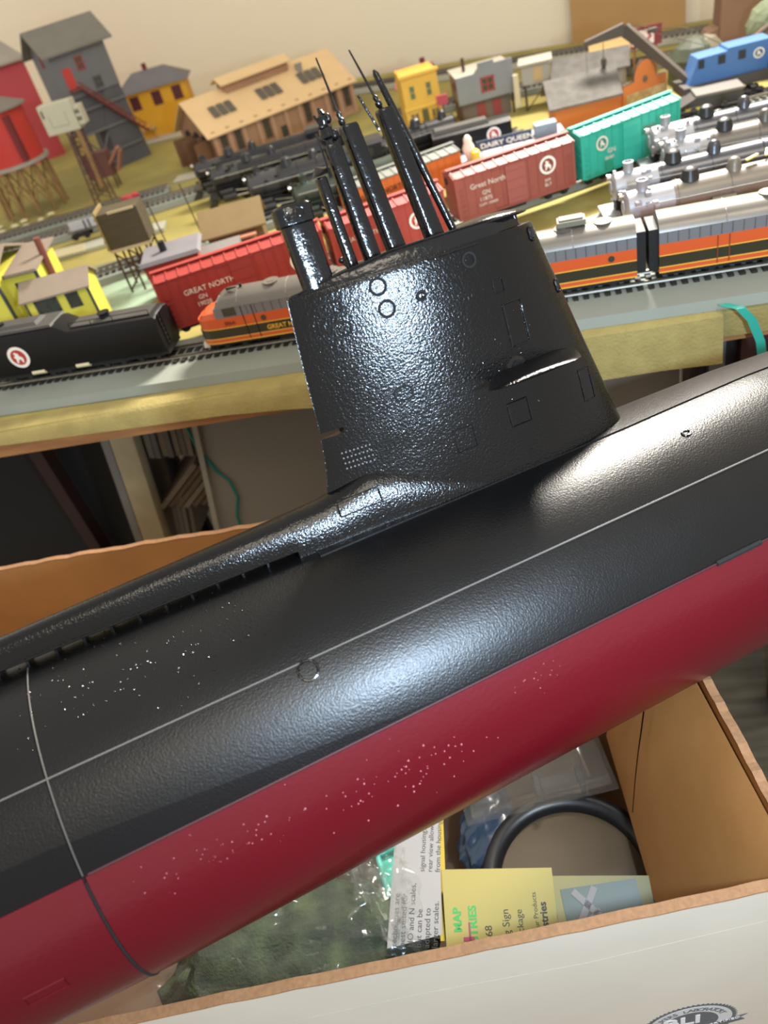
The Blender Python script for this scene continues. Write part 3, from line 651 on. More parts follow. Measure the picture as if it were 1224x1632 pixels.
for z in (2.4, 5.6, 8.6): m.box(0, 8, -.15, 0, z, z+.3)
m.tube([(.3, .1, .3), (3.6, .1, 5)], .14, 6); m.tube([(3.6, .1, .3), (.3, .1, 5)], .14, 6); m.build('braces', CGL, ct)
RST = mat('faded_red_stair', '7c3b33', .7)
m = MB(); m.quad([(2.2, -.9, 11.6), (9.0, -1.2, 3.4), (9.0, -.2, 3.4), (2.2, 0, 11.6)], .2); m.tube([(2.2, -.95, 12.5), (9.0, -1.25, 4.4)], .1, 6)
for k in range(14):
    u = k/13; m.box(2.2+6.8*u-.15, 2.2+6.8*u+.3, -1.1, -.1, 11.7-8.2*u, 11.9-8.2*u)
m.box(.9, 2.6, -1.0, 0, 11.5, 11.7); m.build('stairway', RST, ct)
m = MB(); m.box(1.0, 2.2, -.08, 0, 11.8, 14.4); m.build('red_door', mat('bright_red_door', 'b5382c', .6), ct)
window(ct, 3.2, 4.3, 0, 13.6, 15.4, mat('red_frame', '9c3a34', .6)); window(ct, 4.6, 5.8, 0, 10.8, 12.4, CG)
window(ct, 2.7, 3.6, 0, 15.0, 16.6, mat('red_frame'), face='left')

fit(ct, 1.15, 1, 1.05, 1.6, -2.5, 0, 42)
# red grain mill at far left
RED = mat('rose_red_siding', 'b04048', .65, bump=.2, bscale=80, scl=(.1, .1, 10)); PGR = mat('pale_grey_roof', '9c968c', .7, var=.1, vscale=30)
gm = thing('grain_mill', 'tall rose red mill with pale grey lean-to roof at the left edge', 'building', (-92, 140, 75), 4)
m = MB(); m.box(0, 15.8, 0, 12, 0, 14.5); m.build('lower_walls', RED, gm)
m = MB(); m.box(0, 11.5, 3, 11, 14.4, 22.5); m.build('upper_walls', RED, gm)
m = MB(); m.loft([[Vector((-.5, -1, 14.4)), Vector((-.5, 3.1, 17.2)), Vector((-.5, 3.1, 17.5)), Vector((-.5, -1, 14.7))], [Vector((16.5, -1, 14.4)), Vector((13.5, 3.1, 17.2)), Vector((13.5, 3.1, 17.5)), Vector((16.5, -1, 14.7))]]); m.build('lean_to_roof', PGR, gm)
m = MB(); m.box(-.5, 12, 2.5, 11.5, 22.5, 22.8); m.build('upper_roof', PGR, gm)
fit(gm, 1, 1, 1.12, -1.5, 3.4, 0, 24)
# round red tank on timber legs
tk = thing('round_tank_house', 'round red drum house with grey cone roof on criss-crossed timber legs, left edge', 'building', (-71.3, 110, 75), 0)
m = MB(); m.cyl((0, 0, 6.2), (0, 0, 12.0), 4.6, n=40); m.build('drum', mat('bright_red_drum', 'b8322b', .6, bump=.2, bscale=60, scl=(.1, .1, 10)), tk, smooth=True)
m = MB(); m.lathe((0, 0, 11.9), (0, 0, 1), [(0, 5.3), (.15, 5.3), (1.9, .3), (1.95, .05)], 40); m.build('cone_roof', mat('brown_grey_roof', '77706a', .8), tk, smooth=True)
m = MB(); m.cyl((0, 0, 5.8), (0, 0, 6.2), 5.2, n=40); m.build('platform', PGR, tk)
for k in range(12):
    a = k*PI/6; x, y = 4.4*math.cos(a), 4.4*math.sin(a)
    m = MB(); m.cyl((x*1.08, y*1.08, 0), (x, y, 5.9), .25, n=8); m.build('leg', WOODT, tk)
for k in range(12):
    a = k*PI/6; b = (k+1)*PI/6
    m = MB(); m.tube([(4.7*math.cos(a), 4.7*math.sin(a), .6), (4.4*math.cos(b), 4.4*math.sin(b), 5.4)], .1, 6); m.tube([(4.7*math.cos(b), 4.7*math.sin(b), .6), (4.4*math.cos(a), 4.4*math.sin(a), 5.4)], .1, 6); m.build('cross_brace', WOODT, tk)
m = MB(); m.box(3.3, 4.0, -3.4, -2.4, 6.4, 11.4, Matrix.Identity(4)); m.build('ladder_panel', REDM, tk)
fit(tk, .95, .95, 1.15, 3.4, 3.5)
RK = mat('cream_stones', 'cfc59c', .8)
for k in range(12):
    m = MB(); m.ball((0, 0, 0), 1, (random.uniform(.45, .8), random.uniform(.4, .6), .28), 2, .1)
    o = m.build('stone', RK, smooth=True); o.location = Vector((-78+k*1.35+random.uniform(-.4, .4), 103.8+(k % 3)*1.6+random.uniform(-.3, .3)+k*.12, 75.3))*CM
    tag(o, 'small cream stone on the grass below the round red drum house', 'stone', 'stones below the round drum house')

# white bin on a brown lattice tower
wb = thing('sand_tower', 'off-white control box on a brown lattice tower in front of the coaling tower', 'tower', (-53.6, 98.4, 75), 3)
m = MB(); m.box(-4.2, 1.8, -1.1, 1.3, 9.0, 12.4); m.box(1.8, 3.0, -.9, 1.1, 9.4, 11.6); m.build('white_box', mat('off_white_box', 'b9b6a2', .6), wb, bevel=.1)
m = MB()
for x, z in ((1.95, 10.7), (2.4, 10.7), (1.95, 9.9), (2.4, 9.9)): m.box(x, x+.3, -.95, -.9, z, z+.45)
m.box(-3.8, -3.5, -1.15, -1.1, 11, 11.9); m.build('small_windows', GLASSD, wb)
m = MB(); m.box(-2.8, .3, -1.14, -1.1, 9.8, 9.86); m.box(-2.8, -2.74, -1.14, -1.1, 9.8, 11.3); m.box(.25, .3, -1.14, -1.1, 9.8, 11.3); m.build('panel_lines', mat('panel_grey', '8f8d7c', .6), wb)
for x, y in ((-1.2, -1), (1.4, -1), (-1.2, 1), (1.4, 1)): m = MB(); m.cyl((x*1.3, y, 0), (x*.8, y*.8, 9.1), .16, n=6); m.build('leg', mat('red_brown_lattice', '5c3b33', .7), wb)
m = MB()
for k in range(7):
    z = .6+k*1.2
    for y in (-.95, .95): m.tube([(-1.5+k*.06, y, z), (1.7-k*.06, y, z+1.1)], .07, 5); m.tube([(1.7-k*.06, y, z), (-1.5+k*.06, y, z+1.1)], .07, 5)
m.build('lattice', mat('red_brown_lattice'), wb)
m = MB(); m.box(.8, 1.5, -1.3, -.9, 2, 9); m.build('light_column', WOODT, wb)
fit(wb, .78, .78, 1.08, -1.6, 11)
# small brown hoist between the tower and coaling tower
t = thing('timber_hoist', 'small red-brown timber hoist at the foot of the coaling tower', 'structure', (-56.5, 115.5, 75), 5)
m = MB(); m.box(-2.4, 1.2, 0, 2, 1.8, 5.2); m.build('cabin', mat('plum_brown', '6b4440', .7), t)
m = MB(); m.quad([(1.2, 0, 3.2), (3.2, 0, 5.0), (3.2, 1.6, 5.0), (1.2, 1.6, 3.2)], .4); m.quad([(2.2, 0, 2.2), (3.4, 0, 4.6), (3.4, 1.4, 4.6), (2.2, 1.4, 2.2)], .3); m.build('chute', mat('terracotta_chute', '9c6a58', .7), t)
for x in (-2, 1):
    m = MB(); m.cyl((x, .3, 0), (x, .3, 1.9), .15, n=6); m.cyl((x, 1.7, 0), (x, 1.7, 1.9), .15, n=6); m.build('leg', WOODD, t)

# flat wagon with red load, left
t = thing('flat_wagon', 'grey flat wagon carrying blue-white panels, behind the timber water tower', 'wagon', (-52.5, 91, 75.9), 8)
m = MB(); m.box(0, 9.5, 0, 2.4, .7, 1.0); m.build('deck', mat('grey_deck', '6a6660', .6), t)
m = MB(); m.box(.6, 6.2, -.05, .15, 1.0, 2.0); m.build('panels', mat('blue_white_panel', 'b3b6c9', .5), t)
m = MB()
for x in (2.5, 3.1): m.box(x, x+.18, -.1, -.04, 1.0, 2.0)
m.build('straps', BLACKM, t); truck(t, 1.8, .7, 1.2); truck(t, 7.6, .7, 1.2)
m = MB(); m.ball((0, 0, 0), 1, (1.3, .6, .55), 2, .12); m.ball((.9, 0, .2), .6, (1, .8, .7), 2, .1)
o = m.build('red_bundle', mat('crimson_cloth', 'b8404a', .6), smooth=True); o.location = Vector((-48.3, 99.5, 76.4))*CM; tag(o, 'small crimson bundle on a dark wagon left of the black engines', 'bundle')
o.location.y += .03
t = thing('flat_wagon', 'low dark wagon under the crimson bundle', 'wagon', (-53, 98.8, 75.05), 6)
m = MB(); m.box(0, 8, 0, 2, .35, .75); m.build('deck', BLACKM, t)
for x in (1.2, 6.2):
    m = MB(); m.box(x, x+1, .1, 1.9, 0, .36); m.build('truck', BLACKM, t)
# white rails lying on the ground at left
for i in range(3):
    m = MB(); m.box(0, 11-i, -.12, .12, 0, .25)
    o = m.build('rail_length', mat('cream_rail', 'd8cfb0', .4)); o.location = Vector((-60+i*.6, 85.8+i*1.1, 75.55))*CM; o.rotation_euler.z = R(7)
    tag(o, 'loose cream-coloured rail length lying left of the water tower', 'rail', 'loose rail lengths')
# boat
t = thing('toy_boat', 'small white open boat on the gravel left of the water tower', 'boat', (-46.6, 75.2, 75.2), 5)
m = MB(); rr = []
for x, w, d in ((-2.4, .15, 0), (-1.6, .75, -.25), (0, 1.0, -.35), (1.6, .85, -.3), (2.3, .6, -.2)):
    rr.append([Vector((x, -w, .6)), Vector((x, -w*.6, .15+d*.3)), Vector((x, w*.6, .15+d*.3)), Vector((x, w, .6)), Vector((x, w*.75, .6)), Vector((x, w*.4, .35)), Vector((x, -w*.4, .35)), Vector((x, -w*.75, .6))])
m.loft(rr); m.build('hull', mat('boat_white', 'd3d2c2', .5), t, smooth=True)
m = MB(); m.box(-.2, .2, -.8, .8, .45, .55); m.box(1.0, 1.3, -.7, .7, .45, .55); m.build('seat', mat('boat_white'), t)

# timber water tower
OLV = mat('olive_brown_boards', '463c25', .8, var=.2, vscale=40, scl=(1, 1, 10)); OLT = mat('tan_boards', '8f7a4c', .8, var=.2, vscale=40, scl=(1, 1, 10))
wt = thing('timber_tower', 'olive brown box on braced timber legs behind the black tender', 'tower', (-38.4, 70.6, 75), 10)
m = MB(); m.box(0, 4.2, 0, 3.6, 4.2, 7.3); m.build('box', OLV, wt)
m = MB(); m.box(-.2, -.02, -.1, 3.7, 4.2, 7.6)
for k in range(5): m.box(-.3, -.2, -.1, 3.7, 4.3+k*.65, 4.5+k*.65)
m.build('side_boards', OLT, wt)
m = MB(); m.box(-.1, 4.3, -.1, .0, 4.0, 4.25); m.box(1.2, 3.9, -.12, -.02, 7.2, 7.4); m.build('trim', mat('pale_trim', 'b3a07c', .6), wt)
for x in (.2, 1.6, 2.8, 4.0):
    m = MB(); m.cyl((x, .2, 0), (x, .2, 4.2), .13, n=6); m.cyl((x, 3.3, 0), (x, 3.3, 4.2), .13, n=6); m.build('leg', WOODD, wt)
for s in (.15, 3.35):
    m = MB(); m.tube([(.2, s, .4), (4, s, 3.8)], .09, 5); m.tube([(4, s, .4), (.2, s, 3.8)], .09, 5); m.tube([(.2, s, 2), (4, s, 2)], .09, 5); m.build('cross_brace', WOODD, wt)
fit(wt, .95, .85, 1.1, .9, .5)
# utility wire poles
for x, y in ((-33.8, 76), (-31.5, 80)):
    m = MB(); m.cyl((x, y, 75), (x-.6, y+.3, 82.0), .07, n=6); tag(m.build('wire_post', WOODD), 'thin dark post standing right of the timber tower', 'post', 'thin posts by the timber tower')
# tan shed
sh = gable_house('tan_shed', 'small brown shed with tan roof and pink porch, left of the snorkel', (-29.0, 74.4), 12, 5.6, 4.0, 3.2, 4.8, mat('brown_shed_boards', '6e5638', .8, var=.15, vscale=50), mat('tan_shingle', '7c6844', .8, var=.1, vscale=60), over=.5)
m = MB(); m.box(2.0, 2.2, -1.2, -1.0, 0, 2.4); m.box(4.6, 4.8, -1.2, -1.0, 0, 2.4); m.box(1.9, 4.9, -1.3, 0, 2.3, 2.5); m.box(2.0, 4.8, -1.2, 0, .1, .3); m.build('porch', mat('salmon_trim', 'a8745c', .6), sh)
m = MB(); m.box(2.7, 4.1, -.06, 0, .4, 2.1); m.build('doorway', GLASSD, sh)
# red hut with grey roof
rh = thing('red_hut', 'small red hut with flat slate roof and black chimney behind the red boxcar', 'building', (-32.4, 65.8, 75), 14)
m = MB(); m.box(0, 5.0, 0, 4.2, 0, 4.3); m.build('walls', mat('hut_red', 'a5382f', .6), rh)
m = MB(); m.box(-.4, 5.4, -.5, 4.6, 4.3, 4.6, taper=.25); m.build('roof', SLATE, rh)
m = MB(); m.cyl((1.9, 1.9, 4.6), (1.9, 1.9, 5.5), .35, n=14); m.build('chimney', BLACKP, rh, smooth=True)
m = MB(); m.box(5.0, 8.8, .8, 4.0, 0, 3.4); m.build('annex', mat('grey_annex', '6d6a68', .7), rh)
window(rh, 1.2, 3.0, 0, 1.8, 3.4, mat('blue_white_frame', 'a4a4b4', .5))
# yellow buildings
LY = mat('lemon_yellow_walls', 'c9c24a', .6); LYT = mat('dark_blue_grey_trim', '2f3638', .6); TRF = mat('taupe_roof', '87796a', .75, var=.1, vscale=40)
yb = thing('yellow_warehouse', 'lemon yellow building with taupe roof and dark corner trim at the left edge', 'building', (-51.4, 62.9, 75), 6)
m = MB(); m.box(-3, 6.0, 0, 8, 0, 6.6); m.box(5.9, 9.2, 1.6, 7, 0, 6.2); m.build('walls', LY, yb)
m = MB(); m.box(5.9, 6.15, -.1, .15, 0, 6.6); m.box(9.05, 9.3, 1.5, 1.75, 0, 6.2); m.box(-3, 6.2, -.1, 0, 6.35, 6.65); m.box(6.0, 9.3, 1.5, 1.6, 6.0, 6.3); m.build('corner_trim', LYT, yb)
m = MB(); m.loft([[Vector((x, -.5, 6.6)), Vector((x, 4, 8.2)), Vector((x, 8.5, 6.6)), Vector((x, 8.5, 6.85)), Vector((x, 4, 8.45)), Vector((x, -.5, 6.85))] for x in (-3.2, 6.4)]); m.loft([[Vector((x, 1.0, 6.2)), Vector((x, 7.4, 6.9)), Vector((x, 7.4, 7.1)), Vector((x, 1.0, 6.45))] for x in (6.4, 9.6)]); m.build('roof', TRF, yb)
window(yb, 6.8, 8.1, 1.58, 3.2, 5.4, LYT, mull=0)
ys = gable_house('yellow_lean_to', 'small lemon yellow annex with taupe roof behind the black tender', (-43.4, 62.9), 10, 6.0, 3.4, 4.4, 5.4, LY, TRF, over=.35)
window(ys, .8, 3.0, 0, 2.7, 4.2, LYT); window(ys, 3.8, 5.0, 0, 2.7, 4.1, LYT, mull=0)
m = MB(); m.box(5.9, 6.1, -.08, .1, 0, 4.4); m.box(-.05, .1, -.08, .1, 0, 4.4); m.build('corner_trim', LYT, ys)
m = MB(); m.cyl((-42.6, 67.6, 75), (-42.2, 67.8, 83.2), .38, .32, n=12)
tag(m.build('brown_smokestack', mat('rust_brown_pipe', '6e3a2b', .6), smooth=True), 'tall rust brown smokestack rising beside the lemon yellow building', 'smokestack')
t = thing('wire_fence', 'thin brown wire fence behind the black tender', 'fence', (-41.3, 60.8, 75), 2)
m = MB()
for k in range(7): m.cyl((k*1.5, 0, 0), (k*1.5, 0, 2.4), .04, n=5)
m.build('posts', WOODD, t)
for z in (2.35, 1.5): m = MB(); m.tube([(0, 0, z), (9, 0, z)], .035, 5); m.build('wire', WOODD, t)

# yellow shop
SY = mat('shop_yellow', 'd6ab45', .6); SYT = mat('shop_yellow_trim', 'e0b54e', .5)
ys = thing('shop_building', 'narrow yellow two-storey shop with green windows near the wall', 'building', (-10.7, 107.2, 75), -6)
m = MB(); m.box(0, 5.2, 0, 6, 0, 8.4); m.build('walls', SY, ys)
m = MB(); m.box(-.25, 5.45, -.35, .2, 8.2, 8.6); m.box(-.15, 5.35, -.25, .1, 3.7, 4.1); m.box(0, .25, -.15, 0, 0, 3.7); m.box(4.95, 5.2, -.15, 0, 0, 3.7); m.box(2.0, 2.2, -.15, 0, 0, 3.7); m.box(3.2, 3.4, -.15, 0, 0, 3.7); m.build('cornice', SYT, ys)
GW = mat('green_pane', '5c6a45', .4)
window(ys, .9, 1.8, 0, 5.0, 7.0, SYT, GW, mull=0); window(ys, 3.3, 4.2, 0, 5.0, 7.0, SYT, GW, mull=0)
window(ys, .4, 1.9, 0, .7, 3.3, SYT, mat('dark_tan_pane', '6e5a34', .4)); window(ys, 3.5, 4.9, 0, .7, 3.3, SYT, mat('dark_tan_pane'))
window(ys, 2, 3, 0, 5.0, 7.0, SYT, GW, face='left')
m = MB(); m.box(2.25, 3.15, -.08, 0, .1, 3.4); m.build('door', mat('green_door', '5a5e42', .6), ys)
fit(ys, .88, .9, .82, .3, -.6, 0, 18)
t = gable_house('pink_roof_house', 'rose red gabled house peeping from behind the small yellow shop', (-12.4, 116), -6, 6, 6, 6.5, 9.0, mat('rose_walls', 'b5606a', .7), mat('rose_roof', 'b8656a', .7))
m = MB(); m.box(4.2, 5, 2.6, 3.4, 8.2, 10.2); m.build('chimney', REDM, t)
fit(t, .75, .9, .66, .6, -1)
# small red vending kiosk
t = thing('red_sign_post', 'small red board on a brown post right of the yellow shop', 'sign', (-4.5, 105.6, 75), 0)
m = MB(); m.box(-.1, .1, -.1, .1, 0, 4.6); m.build('post', WOODD, t)
m = MB(); m.box(-.8, .9, -.3, .3, 4.0, 5.4); m.build('board', mat('raspberry_board', 'a84350', .6), t)
fit(t, .8, .8, .78, -1.2, 0)
# grey false-front building
GB = mat('blue_grey_boards', '83868a', .7, var=.08, vscale=30)
gb = thing('mill_building', 'blue-grey stepped false-front building with a red window, on dark posts', 'building', (-4.0, 108.0, 75), -4)
m = MB(); m.prism([(0, 3.3), (8.2, 3.3), (8.2, 8.4), (5.6, 8.4), (5.6, 8.9), (3.3, 8.9), (3.3, 8.2), (2.6, 7.5), (0, 7.5)], 0, .4); m.box(.2, 8.0, .4, 7, 3.3, 7.2); m.build('walls', GB, gb)
m = MB(); m.box(.4, 7.6, .8, 6.8, 0, 3.3); m.build('ground_floor', mat('taupe_boards', '6f6153', .8), gb)
for x in (2.6, 4.9): m = MB(); m.box(x, x+1.2, .7, .8, .3, 2.7); m.build('red_door', mat('dull_red_door', '8e3836', .6), gb)
window(gb, 3.4, 5.4, 0, 4.4, 6.7, mat('red_frame'), mull=1)
window(gb, 2.4, 3.4, 0, 5.2, 6.4, mat('red_frame'), face='left')
for x in (.2, 7.8): m = MB(); m.box(x-.15, x+.15, .1, .4, 0, 3.3); m.build('post', WOODD, gb)
m = MB(); m.box(1.6, 2.0, 3, 3.4, 7.2, 9.6); m.build('chimney', WOODD, gb)
m = MB(); m.box(0, 8.2, .4, 7.2, 7.2, 7.5); m.build('roof', mat('pale_flat_roof', 'b0a898', .7), gb)
fit(gb, .86, .9, .73, .3, -2.2, 0, 14)
# grey bin on stilts
t = thing('grey_bin', 'small pale grey loading bin on stilts between the false-front and orange buildings', 'building', (4.6, 107.4, 75), -4)
m = MB(); m.box(0, 4.6, 0, 3.5, 4.0, 7.0); m.build('bin', mat('pale_grey_boards', '9c9a92', .7), t)
m = MB(); m.box(-.5, 5.1, -.4, 3.9, 7.0, 7.3); m.build('roof', mat('pale_flat_roof'), t)
m = MB(); m.box(1.9, 3.4, -.05, 0, 4.5, 6.5); m.build('opening', mat('tan_opening', 'b59b70', .6), t)
for x, y in ((.3, .2), (4.3, .2), (.3, 3.2), (4.3, 3.2)): m = MB(); m.box(x-.15, x+.15, y-.1, y+.1, 0, 4.0); m.build('leg', WOODD, t)
m = MB(); m.tube([(.3, .1, 0), (4.3, .1, 4)], .1, 5); m.build('cross_brace', WOODD, t)
m = MB(); m.box(-1.5, -.6, -.4, .4, 1.0, 6.0); m.build('sacks', mat('cream_sacks', 'c7bda2', .8), t)

fit(t, .72, .9, .72, -.4, -1)
# orange station with curved parapet
OS = mat('adobe_orange', 'c9733a', .7); GRG = mat('grey_gravel_roof', '66635f', .9, bump=.4, bscale=400, col2='58554f', vscale=70)
st_ = thing('depot_building', 'orange building with grey pitched roof and curved front parapet behind the teal boxcar', 'building', (6.8, 93.5, 75), 3)
m = MB(); m.box(0, 8.6, 0, 6.5, 0, 3.6); m.prismx([(0, 3.6), (6.5, 3.6), (3.25, 5.6)], 0, 8.6); m.build('walls', OS, st_)
for s in (0, 1):
    f = (lambda y: y) if s == 0 else (lambda y: 6.5-y)
    m = MB(); m.loft([[Vector((x, f(-.9), 3.2)), Vector((x, f(3.25), 5.75)), Vector((x, f(3.25), 6.0)), Vector((x, f(-.9), 3.45))] for x in (-.8, 8.5)]); m.build('roof_slope', GRG, st_)
def parapet(hx, z0, z1, top, k=0):
    pts = [(-hx, z0), (hx, z0), (hx, z1), (hx*.62, z1+.1)]
    for i in range(0, 13):
        a = PI*i/12; pts.append((hx*.5*math.cos(a), z1+.15+(top-z1)*math.sin(a)))
    pts += [(-hx*.62, z1+.1), (-hx, z1)]
    return pts
fp = MB(); pl = parapet(3.1, 0, 4.0, 6.2)
Mp = Matrix.Translation((8.7, -.4, 0)) @ Matrix.Rotation(R(18), 4, 'Z') @ Matrix.Translation((3.0, 0, 0))
fp.prism(pl, 0, .35, Mp); fp.build('front_wall', OS, st_)
m = MB(); pts = [Mp @ Vector((x, .15, z)) for x, z in pl[2:]]; m.tube(pts, .16, 6); m.build('parapet_cap', mat('dark_coping', '4c3f37', .7), st_)
m = MB(); m.prism([(-2.7, 1.2), (2.9, 1.2), (2.9, 2.9), (-2.7, 2.9)], -.1, 0, Mp); m.build('tan_sign_panel', mat('tan_poster', 'c9a878', .6, var=.3, vscale=150), st_)
m = MB(); m.prism([(-.35+.35*math.cos(a*PI/8)+.35, 4.1+.4*math.sin(a*PI/8)) for a in range(16)], -.06, 0, Mp); m.build('round_vent', mat('vent_grey', '6b5a4c', .6), st_)
fit(st_, .84, .9, .84)
# grey metal building behind
t = gable_house('grey_building', 'plain grey gabled building behind the orange depot', (9.5, 104.5), -8, 9, 6, 4.4, 6.2, mat('grey_walls', '8d8b86', .7), GRG, over=.5)

fit(t, .9, .9, .75, -1.6, 0)
# ice cream stand
dq = thing('ice_cream_stand', 'low white stand with flat grey roof and a blue sign reading DAIRY QUEEN', 'building', (-3.6, 83.0, 75), 4)
m = MB(); m.box(0, 10.5, 0, 6, 0, 2.6); m.build('walls', mat('stand_white', 'cfcac0', .6), dq)
m = MB(); m.box(-.5, 11, -1.6, 6.3, 2.6, 2.9); m.build('roof', mat('lavender_grey_roof', '9a98a2', .6), dq)
m = MB(); m.box(-.7, 4.8, -1.75, -1.6, 2.45, 3.0); m.box(-.7, -.5, -1.7, 3, 2.45, 3.0); m.build('red_fascia', mat('fascia_red', 'b03a3a', .5), dq)
m = MB(); m.box(8.0, 10.2, 3, 4.6, 2.9, 4.3); m.build('rooftop_unit', mat('blue_grey_unit', '7e8794', .6), dq)
m = MB(); m.box(1.8, 7.4, 1.0, 1.25, 3.6, 4.8); m.build('sign_board', mat('navy_sign', '2c3850', .5), dq)
text('sign_lettering', 'DAIRY QUEEN', .82, WHITE, dq, (2.2, .98, 3.9), bold=.02)
for x in (2.3, 4.4, 6.6): m = MB(); m.cyl((x, 1.1, 2.9), (x, 1.1, 3.7), .08, n=6); m.build('sign_post', WHITE, dq)
m = MB(); m.lathe((1.0, .9, 2.9), (0, 0, 1), [(0, .3), (1.2, .55), (1.25, .6), (1.6, .62), (2.2, .4), (2.6, .42), (3.0, .2), (3.1, .02)], 16); m.build('cone_figure', mat('cream_white', 'd9d2c4', .5), dq, smooth=True)
m = MB(); m.lathe((1.55, .6, 2.95), (0, 0, 1), [(0, .5), (1.0, .5), (1.3, .2)], 14); m.build('yellow_bucket', mat('bright_yellow'), dq, smooth=True)

fit(dq, 1, 1, .8, 0, -.8)
# crane with hook
cr = thing('crane_car', 'black railway crane with long cranked boom and hook, in front of the cardboard', 'crane', (20.6, 95.6, 75.9), 4)
CB = mat('dark_brown_boom', '4a423a', .6)
tip = Vector((-10.4, 8, 8.7)); kn = Vector((-5.6, 8, 9.3)); ft = Vector((.5, 3, 2.6))
m = MB()
def lat(a, b, w0, w1):
    d = (b-a).normalized(); up = Vector((0, 0, 1)); sd = d.cross(up).normalized(); up = sd.cross(d)
    m.loft([[a-up*w0-sd*.4, a+up*w0-sd*.4, a+up*w0+sd*.4, a-up*w0+sd*.4], [b-up*w1-sd*.4, b+up*w1-sd*.4, b+up*w1+sd*.4, b-up*w1+sd*.4]])
lat(ft, kn, .35, .75); lat(kn, tip, .75, .3); m.build('boom', CB, cr)
m = MB(); m.tube([tip+Vector((2.2, 0, -.4)), tip+Vector((2.2, 0, -2.2))], .05, 5); m.tube([tip+Vector((.1, 0, 0)), tip+Vector((.1, 0, -5))], .03, 5); m.build('hoist_cable', CB, cr)
m = MB(); m.lathe(tip+Vector((2.2, 0, -2.1)), (0, 0, -1), [(0, .1), (.3, .35), (1.0, .35), (1.4, .12), (2.2, .08), (2.3, .02)], 10); m.build('hook', CB, cr)
m = MB(); m.tube([kn+Vector((0, 0, .6)), Vector((-2.0, 7, 8.6)), Vector((1.5, 6, 7.9)), Vector((5.5, 3.5, 5.0))], .06, 5); m.tube([kn+Vector((0, 0, .4)), Vector((5.5, 3.5, 4.6))], .04, 5); m.build('stay_cable', CB, cr)
m = MB(); m.box(-3.0, -2.0, 6.6, 7.2, 8.3, 8.8); m.build('pulley_block', CB, cr)
# blue cab + base
m = MB(); m.prism([(.2, 2.2), (9.2, 2.2), (9.5, 5.6), (4.6, 5.6), (4.5, 5.3), (1.2, 5.2)], 1.2, 4.2); m.build('blue_house', mat('cornflower_blue', '3f6aa3', .5), cr)
for x in (1.1, 3.5, 5.8): m = MB(); m.box(x+(.15 if x < 2 else 0), x+.8, 1.12, 1.2, 4.0, 5.0); m.build('window', mat('navy_pane', '1c2430', .4), cr)
emblem(cr, 8.1, 1.18, 4.2, .62, WHITE, mat('navy_disc', '2d4468', .5), WHITE)
m = MB(); m.box(-.6, 9.2, .4, 5, 1.0, 2.2); m.build('turntable_deck', mat('dark_grey_deck', '4a4641', .6), cr)
truck(cr, 1.6, 1.0, 1.3); truck(cr, 7.0, 1.0, 1.3)
fit(cr, .86, .9, .78, -.5, -5.7)
t = thing('flat_wagon', 'black well wagon with yellow stripe below the blue crane house', 'wagon', (20.2, 89.6, 75.9), -2)
m = MB(); m.prism([(0, .6), (2.4, 1.6), (7.2, 1.6), (7.4, .4), (2.4, .2)], 0, 3.2); m.build('body', mat('charcoal_body', '3d3935', .6), t)
m = MB(); m.box(2.3, 7.3, -.1, 3.3, 1.6, 1.85); m.build('deck', mat('grey_deck'), t)
m = MB(); m.box(1.2, 3.2, -.12, -.02, .35, .65); m.build('stripe', mat('bright_yellow'), t); truck(t, 1.2, .4, 1.2); truck(t, 6.0, .4, 1.2)
fit(t, .9, .9, .9, -2.2, -2.2)
t = thing('boxcar', 'dark grey boxcar cut off by the right edge, below the tunnel portal', 'boxcar', (28.4, 88.5, 75.9), -6)
m = MB(); m.prismx([(0, .5), (3, .5), (3, 3.0), (1.5, 3.6), (0, 3.0)], 0, 10); m.build('body', mat('charcoal_car', '4c4a45', .6), t); truck(t, 2, .5, 1.2); truck(t, 8, .5, 1.2)
# red white sign
t = thing('billboard', 'red and white advertising sign with a curl device behind the crane boom', 'sign', (13.4, 104, 75), -4)
m = MB(); m.box(0, 4.0, 0, .15, 5.6, 8.0); m.build('panel', mat('maroon_panel', '7c2f30', .5), t)
m = MB(); m.box(0.1, 3.0, -.05, 0, 5.9, 7.6); m.build('white_field', WHITE, t)
m = MB(); m.tube([(.5, -.08, 6.4), (.9, -.08, 7.2), (1.6, -.08, 7.0), (1.3, -.08, 6.4), (1.9, -.08, 6.2), (2.6, -.08, 6.8), (2.2, -.08, 7.3)], .16, 6); m.build('curl', mat('fascia_red'), t)
for x in (.4, 3.4): m = MB(); m.box(x-.1, x+.1, 0, .15, 0, 5.6); m.build('post', WOODT, t)
fit(t, .85, 1, .85, 3.0, -1)
t = thing('timber_pavilion', 'tan open timber pavilion behind the orange parapet', 'building', (8.2, 111.5, 75), -5)
m = MB(); m.loft([[Vector((x, -.4, 4.2)), Vector((x, 4.5, 5.6)), Vector((x, 4.5, 5.8)), Vector((x, -.4, 4.4))] for x in (0, 10)]); m.build('roof', mat('tan_roof', 'b8965f', .7), t)
m = MB(); m.box(.3, 4.5, .2, 4.4, 0, 4.6); m.build('room', mat('brown_room', '8a6a40', .7), t)
for x in (.5, 3.6, 6.6, 9.6): m = MB(); m.box(x-.18, x+.18, 0, .36, 0, 4.3); m.build('post', WOODT, t)
fit(t, .8, .9, .82, 4.5, -1)
